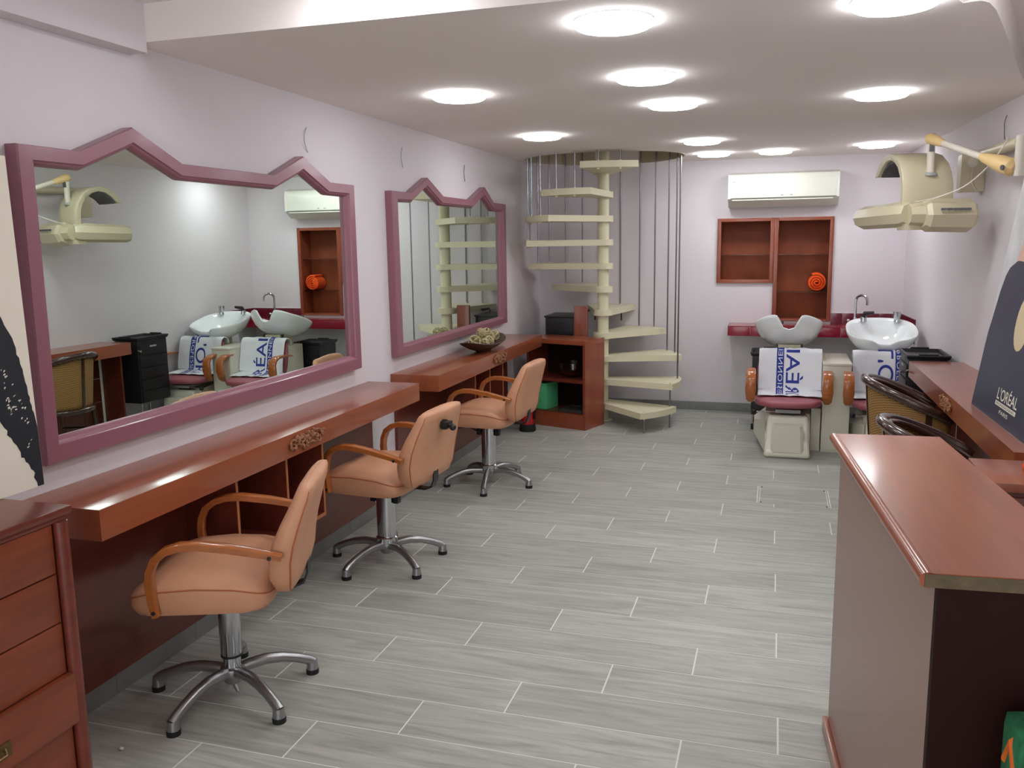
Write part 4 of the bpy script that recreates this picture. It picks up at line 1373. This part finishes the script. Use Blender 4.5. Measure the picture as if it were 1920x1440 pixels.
# ------------------------------------------------------------ poster leaning on the right wall
po = thing('advertising_poster', 'large dark poster with white lettering leaning on the right hand wall', 'poster', (0.92, 3.9, 0.808))
def PP(y, h, o=0.0):  # y world, h up along the panel
    return (0.908 + (4.52 - y) * 0.022 + 0.14 * h - o, y, 0.8085 + 0.99 * h)
def ppoly(pts, o0, o1):
    return MB().loft([[PP(a, b, o0) for a, b in pts], [PP(a, b, o1) for a, b in pts]])
ppoly([(3.57, 0), (4.52, 0), (4.52, 1.3), (3.57, 1.3)], -0.018, 0).make('poster_board', 'posterbg', po)
ppoly([(3.571, 0.002), (4.519, 0.002), (4.519, 0.30), (4.515, 0.36), (4.50, 0.41), (4.49, 0.46), (4.47, 0.55), (4.44, 0.62), (4.40, 0.66), (4.31, 0.69), (4.2, 0.70), (3.571, 0.75)], 0.0002, 0.0008).make('dark_garment_print', 'navy', po)
ppoly([(4.32, 0.694), (4.27, 0.80), (4.22, 0.9), (4.1, 0.95), (3.9, 0.9), (3.9, 0.7), (4.2, 0.69)], 0.0009, 0.0014).make('face_print', 'skin', po)
ppoly([(4.02 + 0.1 * math.cos(a), 0.44 + 0.12 * math.sin(a)) for a in [2 * PI * i / 20 for i in range(20)]], 0.0009, 0.0014).make('cream_shape_print', 'buff', po)
def ptext(s, size, y0, h0, length, height, name, bold):
    tm, x0, x1, a0, a1 = textmesh(s, size, None, 0, bold, 1.0)
    for v in tm.b.verts:
        u = (v.co.x - x0) / (x1 - x0) * length
        w_ = (v.co.y - a0) / (a1 - a0) * height
        v.co = Vector(PP(y0 - u, h0 + w_, 0.0012))
    tm.make(name, 'lettering', po, smooth=False)
ptext('L\'OR\u00c9AL', 0.1, 4.14, 0.098, 0.30, 0.062, 'lettering', 0.001)
ppoly([(4.145, 0.072), (3.84, 0.072), (3.84, 0.09), (4.145, 0.09)], 0.0009, 0.0013).make('white_bar', 'lettering', po)
ptext('PARIS', 0.04, 4.06, 0.043, 0.13, 0.017, 'lettering', 0.0)
tm, x0, x1, a0, a1 = textmesh('PROFESSIONNEL', 0.03, None, 0, 0, 1.0)
for v in tm.b.verts:
    v.co = Vector(PP(4.13 - (v.co.x - x0) / (x1 - x0) * 0.275, 0.076 + (v.co.y - a0) / (a1 - a0) * 0.010, 0.0016))
tm.make('bar_lettering', 'navy', po, smooth=False)

# ------------------------------------------------------------ wall-arm hood dryer
hd = thing('hood_dryer', 'cream arm-mounted hair processor hanging from the right hand wall', 'hair dryer', (1.15, 5.9, 1.98))
mb = MB().box(1.03, rwall(5.9) + 0.0, 5.86, 5.98, 1.87, 2.09, bev=0.006)
mb.make('wall_box', 'creamp', hd)
MB().cyl((1.09, 5.855, 2.04), (1.09, 5.862, 2.04), 0.03, n=18).make('wall_box_disc', 'armw', hd)
MB().tube([(1.12, 5.9, 2.085), (1.13, 5.5, 2.075), (1.145, 5.0, 2.07)], [0.026, 0.03, 0.03], 12).make('wall_arm', 'creamp', hd)
MB().cyl((1.145, 5.0, 1.90), (1.145, 5.0, 2.10), 0.026, n=16).make('elbow_post', 'armw', hd)
# yellowed tapered cover, then tube to the top joint
E0 = Vector((1.115, 5.02, 1.945))
E1 = Vector((0.804, 5.49, 2.150))
dirv = (E1 - E0)
MB().tube([E0 - dirv * 0.04, E0, E0 + dirv * 0.12, E0 + dirv * 0.33, E0 + dirv * 0.36], [0.025, 0.046, 0.044, 0.024, 0.018], 16).make('elbow_cover', 'tan', hd)
MB().cyl(E0 + Vector((-0.045, -0.02, 0)), E0 + Vector((-0.052, -0.023, 0)), 0.013, n=14).make('elbow_screw', 'grille', hd)
MB().tube([E0 + dirv * 0.3, E0 + dirv * 0.97], 0.018, 14).make('forearm', 'armw', hd)
MB().tube([E0 + dirv * 0.84, E0 + dirv * 0.9, E0 + dirv * 1.0, E0 + dirv * 1.05], [0.02, 0.026, 0.034, 0.022], 14).make('top_joint', 'tan', hd)
JX, JY = E1.x, E1.y
MB().cyl((JX, JY, 2.15), (JX + 0.004, JY + 0.004, 1.95), 0.021, n=16).make('drop_tube', 'armw', hd)
MB().box(JX - 0.012, JX + 0.012, JY - 0.026, JY - 0.01, 2.08, 2.12, bev=0.003).make('drop_tube_catch', 'grille', hd)
# shell: arch profile in the t-z plane, extruded along e
th = math.radians(20)
tv = Vector((-math.sin(th), math.cos(th), 0))      # toward the far tip
ev = Vector((math.cos(th), math.sin(th), 0))
O = Vector((0.80, 5.47, 0))
def HP(t_, e_, z):
    p = O + tv * t_ + ev * e_
    return (p.x, p.y, z)
arc_pts = [(0.0, 1.74), (-0.005, 1.82), (0.0, 1.90), (0.02, 1.965), (0.06, 2.025), (0.12, 2.07), (0.19, 2.09), (0.26, 2.08), (0.32, 2.045), (0.36, 1.99), (0.37, 1.965)]
inn_pts = [(0.035, 1.74), (0.03, 1.82), (0.035, 1.89), (0.052, 1.945), (0.087, 1.997), (0.135, 2.033), (0.19, 2.05), (0.245, 2.043), (0.295, 2.013), (0.33, 1.975), (0.345, 1.965)]
mb = MB()
loop = arc_pts + inn_pts[::-1]
def hw_at(t_, z):
    return 0.135 + 0.012 * max(0, 1 - t_ / 0.3)
rings = []
for f in (-1.0, -0.96, -0.6, 0, 0.6, 0.96, 1.0):
    sh = 0.006 if abs(f) == 1 else 0
    rings.append([HP(t_ + (sh if k < 11 else -sh) * 0.5, f * hw_at(t_, z), z - (sh if k < 11 else -sh) * 0.6) for k, (t_, z) in enumerate(loop)])
mb.loft(rings)
mb.make('hood_shell', 'creamp', hd, ang=50)
mb = MB()
gp = inn_pts[4:10]
mb.loft([[HP(t_ - 0.003, f * 0.12, z - 0.004) for t_, z in gp] + [HP(t_ - 0.01, f * 0.12, z - 0.014) for t_, z in gp[::-1]] for f in (-1, 1)])
mb.make('heater_panel', 'grille', hd)
MB().lathe([(0.024, 1.945), (0.038, 1.948), (0.038, 1.962), (0.024, 1.968)], (JX + 0.004, JY + 0.012, 0), 20).make('collar_ring', 'lgrey', hd)
# octagonal side heads
def oct_bar(name, a, b, r0, r1, m='creamp', n=8):
    a, b = Vector(a), Vector(b)
    mb = MB().tube([a, a + (b - a) * 0.08, a + (b - a) * 0.92, b], [r0 * 0.82, r0, r1, r1 * 0.82], n)
    return mb.make(name, m, hd, ang=30)
oct_bar('side_heater', HP(-0.02, -0.11, 1.735), HP(0.38, -0.21, 1.722), 0.074, 0.068)
oct_bar('control_drum', HP(-0.04, -0.05, 1.725), HP(-0.05, 0.235, 1.722), 0.092, 0.096)
oct_bar('side_heater', HP(0.05, 0.2, 1.735), HP(0.40, 0.24, 1.74), 0.074, 0.068)
MB().tube([HP(-0.02, -0.12, 1.73), HP(-0.03, -0.03, 1.73)], [0.06, 0.07], 8).make('neck', 'creamp', hd, ang=30)
mb = MB()
mb.loft([[HP(a, e_, z) for a, e_ in ((-0.03, -0.14), (-0.06, 0.22), (0.06, 0.22), (0.06, -0.14))] for z in (1.645, 1.68)])
mb.make('underside_plate', 'creamp', hd)
sw = MB()
for i in range(5):
    p = Vector(HP(-0.142, 0.02 + i * 0.035, 1.755))
    sw.box(p.x - 0.014, p.x + 0.014, p.y - 0.006, p.y + 0.006, p.z - 0.006, p.z + 0.006)
sw.make('control_buttons', 'grille', hd)
cb = [HP(-0.075, -0.11, 1.80), HP(-0.10, -0.02, 1.815), (0.95, 5.32, 1.87), (1.03, 5.22, 1.95), (1.07, 5.1, 2.03), (1.11, 5.12, 2.10), (1.13, 5.25, 2.11)]
def spline(pts, n=6):
    pts = [Vector(p) for p in pts]
    out = []
    for i in range(len(pts) - 1):
        p0, p1, p2, p3 = pts[max(i - 1, 0)], pts[i], pts[i + 1], pts[min(i + 2, len(pts) - 1)]
        for k in range(n):
            t_ = k / n
            out.append(0.5 * ((2 * p1) + (-p0 + p2) * t_ + (2 * p0 - 5 * p1 + 4 * p2 - p3) * t_ ** 2 + (-p0 + 3 * p1 - 3 * p2 + p3) * t_ ** 3))
    out.append(pts[-1])
    return out
MB().tube(spline(cb), 0.0042, 6).make('power_cable', 'armw', hd)
MB().tube(spline([(1.09, 5.85, 2.0), (1.085, 5.83, 1.93), (1.11, 5.84, 1.88), (1.125, 5.845, 1.86)]), 0.0035, 6).make('box_cable', 'armw', hd)

# ------------------------------------------------------------ bits on the walls and floor
for y, z, lb in ((3.898, 2.123, 'thin pale wire loop stub on the left wall above the gap before the far mirror'), (5.046, 2.14, 'thin pale wire loop on the left wall above the far mirror'), (6.163, 2.123, 'dark wire loop on the left wall nearest the staircase')):
    pts = [(WX + 0.002 + 0.012 * math.sin(PI * i / 10), y + 0.012 - 0.05 * math.sin(PI * i / 10), z + 0.06 - 0.012 * i) for i in range(11)]
    solo(MB().tube(pts, 0.0022, 6), 'wire_loop', 'lgrey' if y < 6 else 'dgrey', lb, 'wire', (WX, y, z), 'cut wires on the left wall')
pts = [(rwall(5.5) - 0.002 - 0.01 * math.sin(PI * i / 8), 5.5 + 0.01 * math.sin(i), 2.26 - 0.016 * i) for i in range(9)]
solo(MB().tube(pts, 0.002, 6), 'wire_stub', 'dgrey', 'dark thin wire hanging on the right hand wall above the dryer arm', 'wire', (1.18, 5.5, 2.2))
fp = MB().ball((-1.98, 2.06, 0.006), 0.008, (1, 0.8, 0.7), 8, 5)
solo(fp, 'paper_scrap', 'white', 'tiny white crumb on the floor left of the nearest chair base', 'scrap', (-1.98, 2.06, 0))
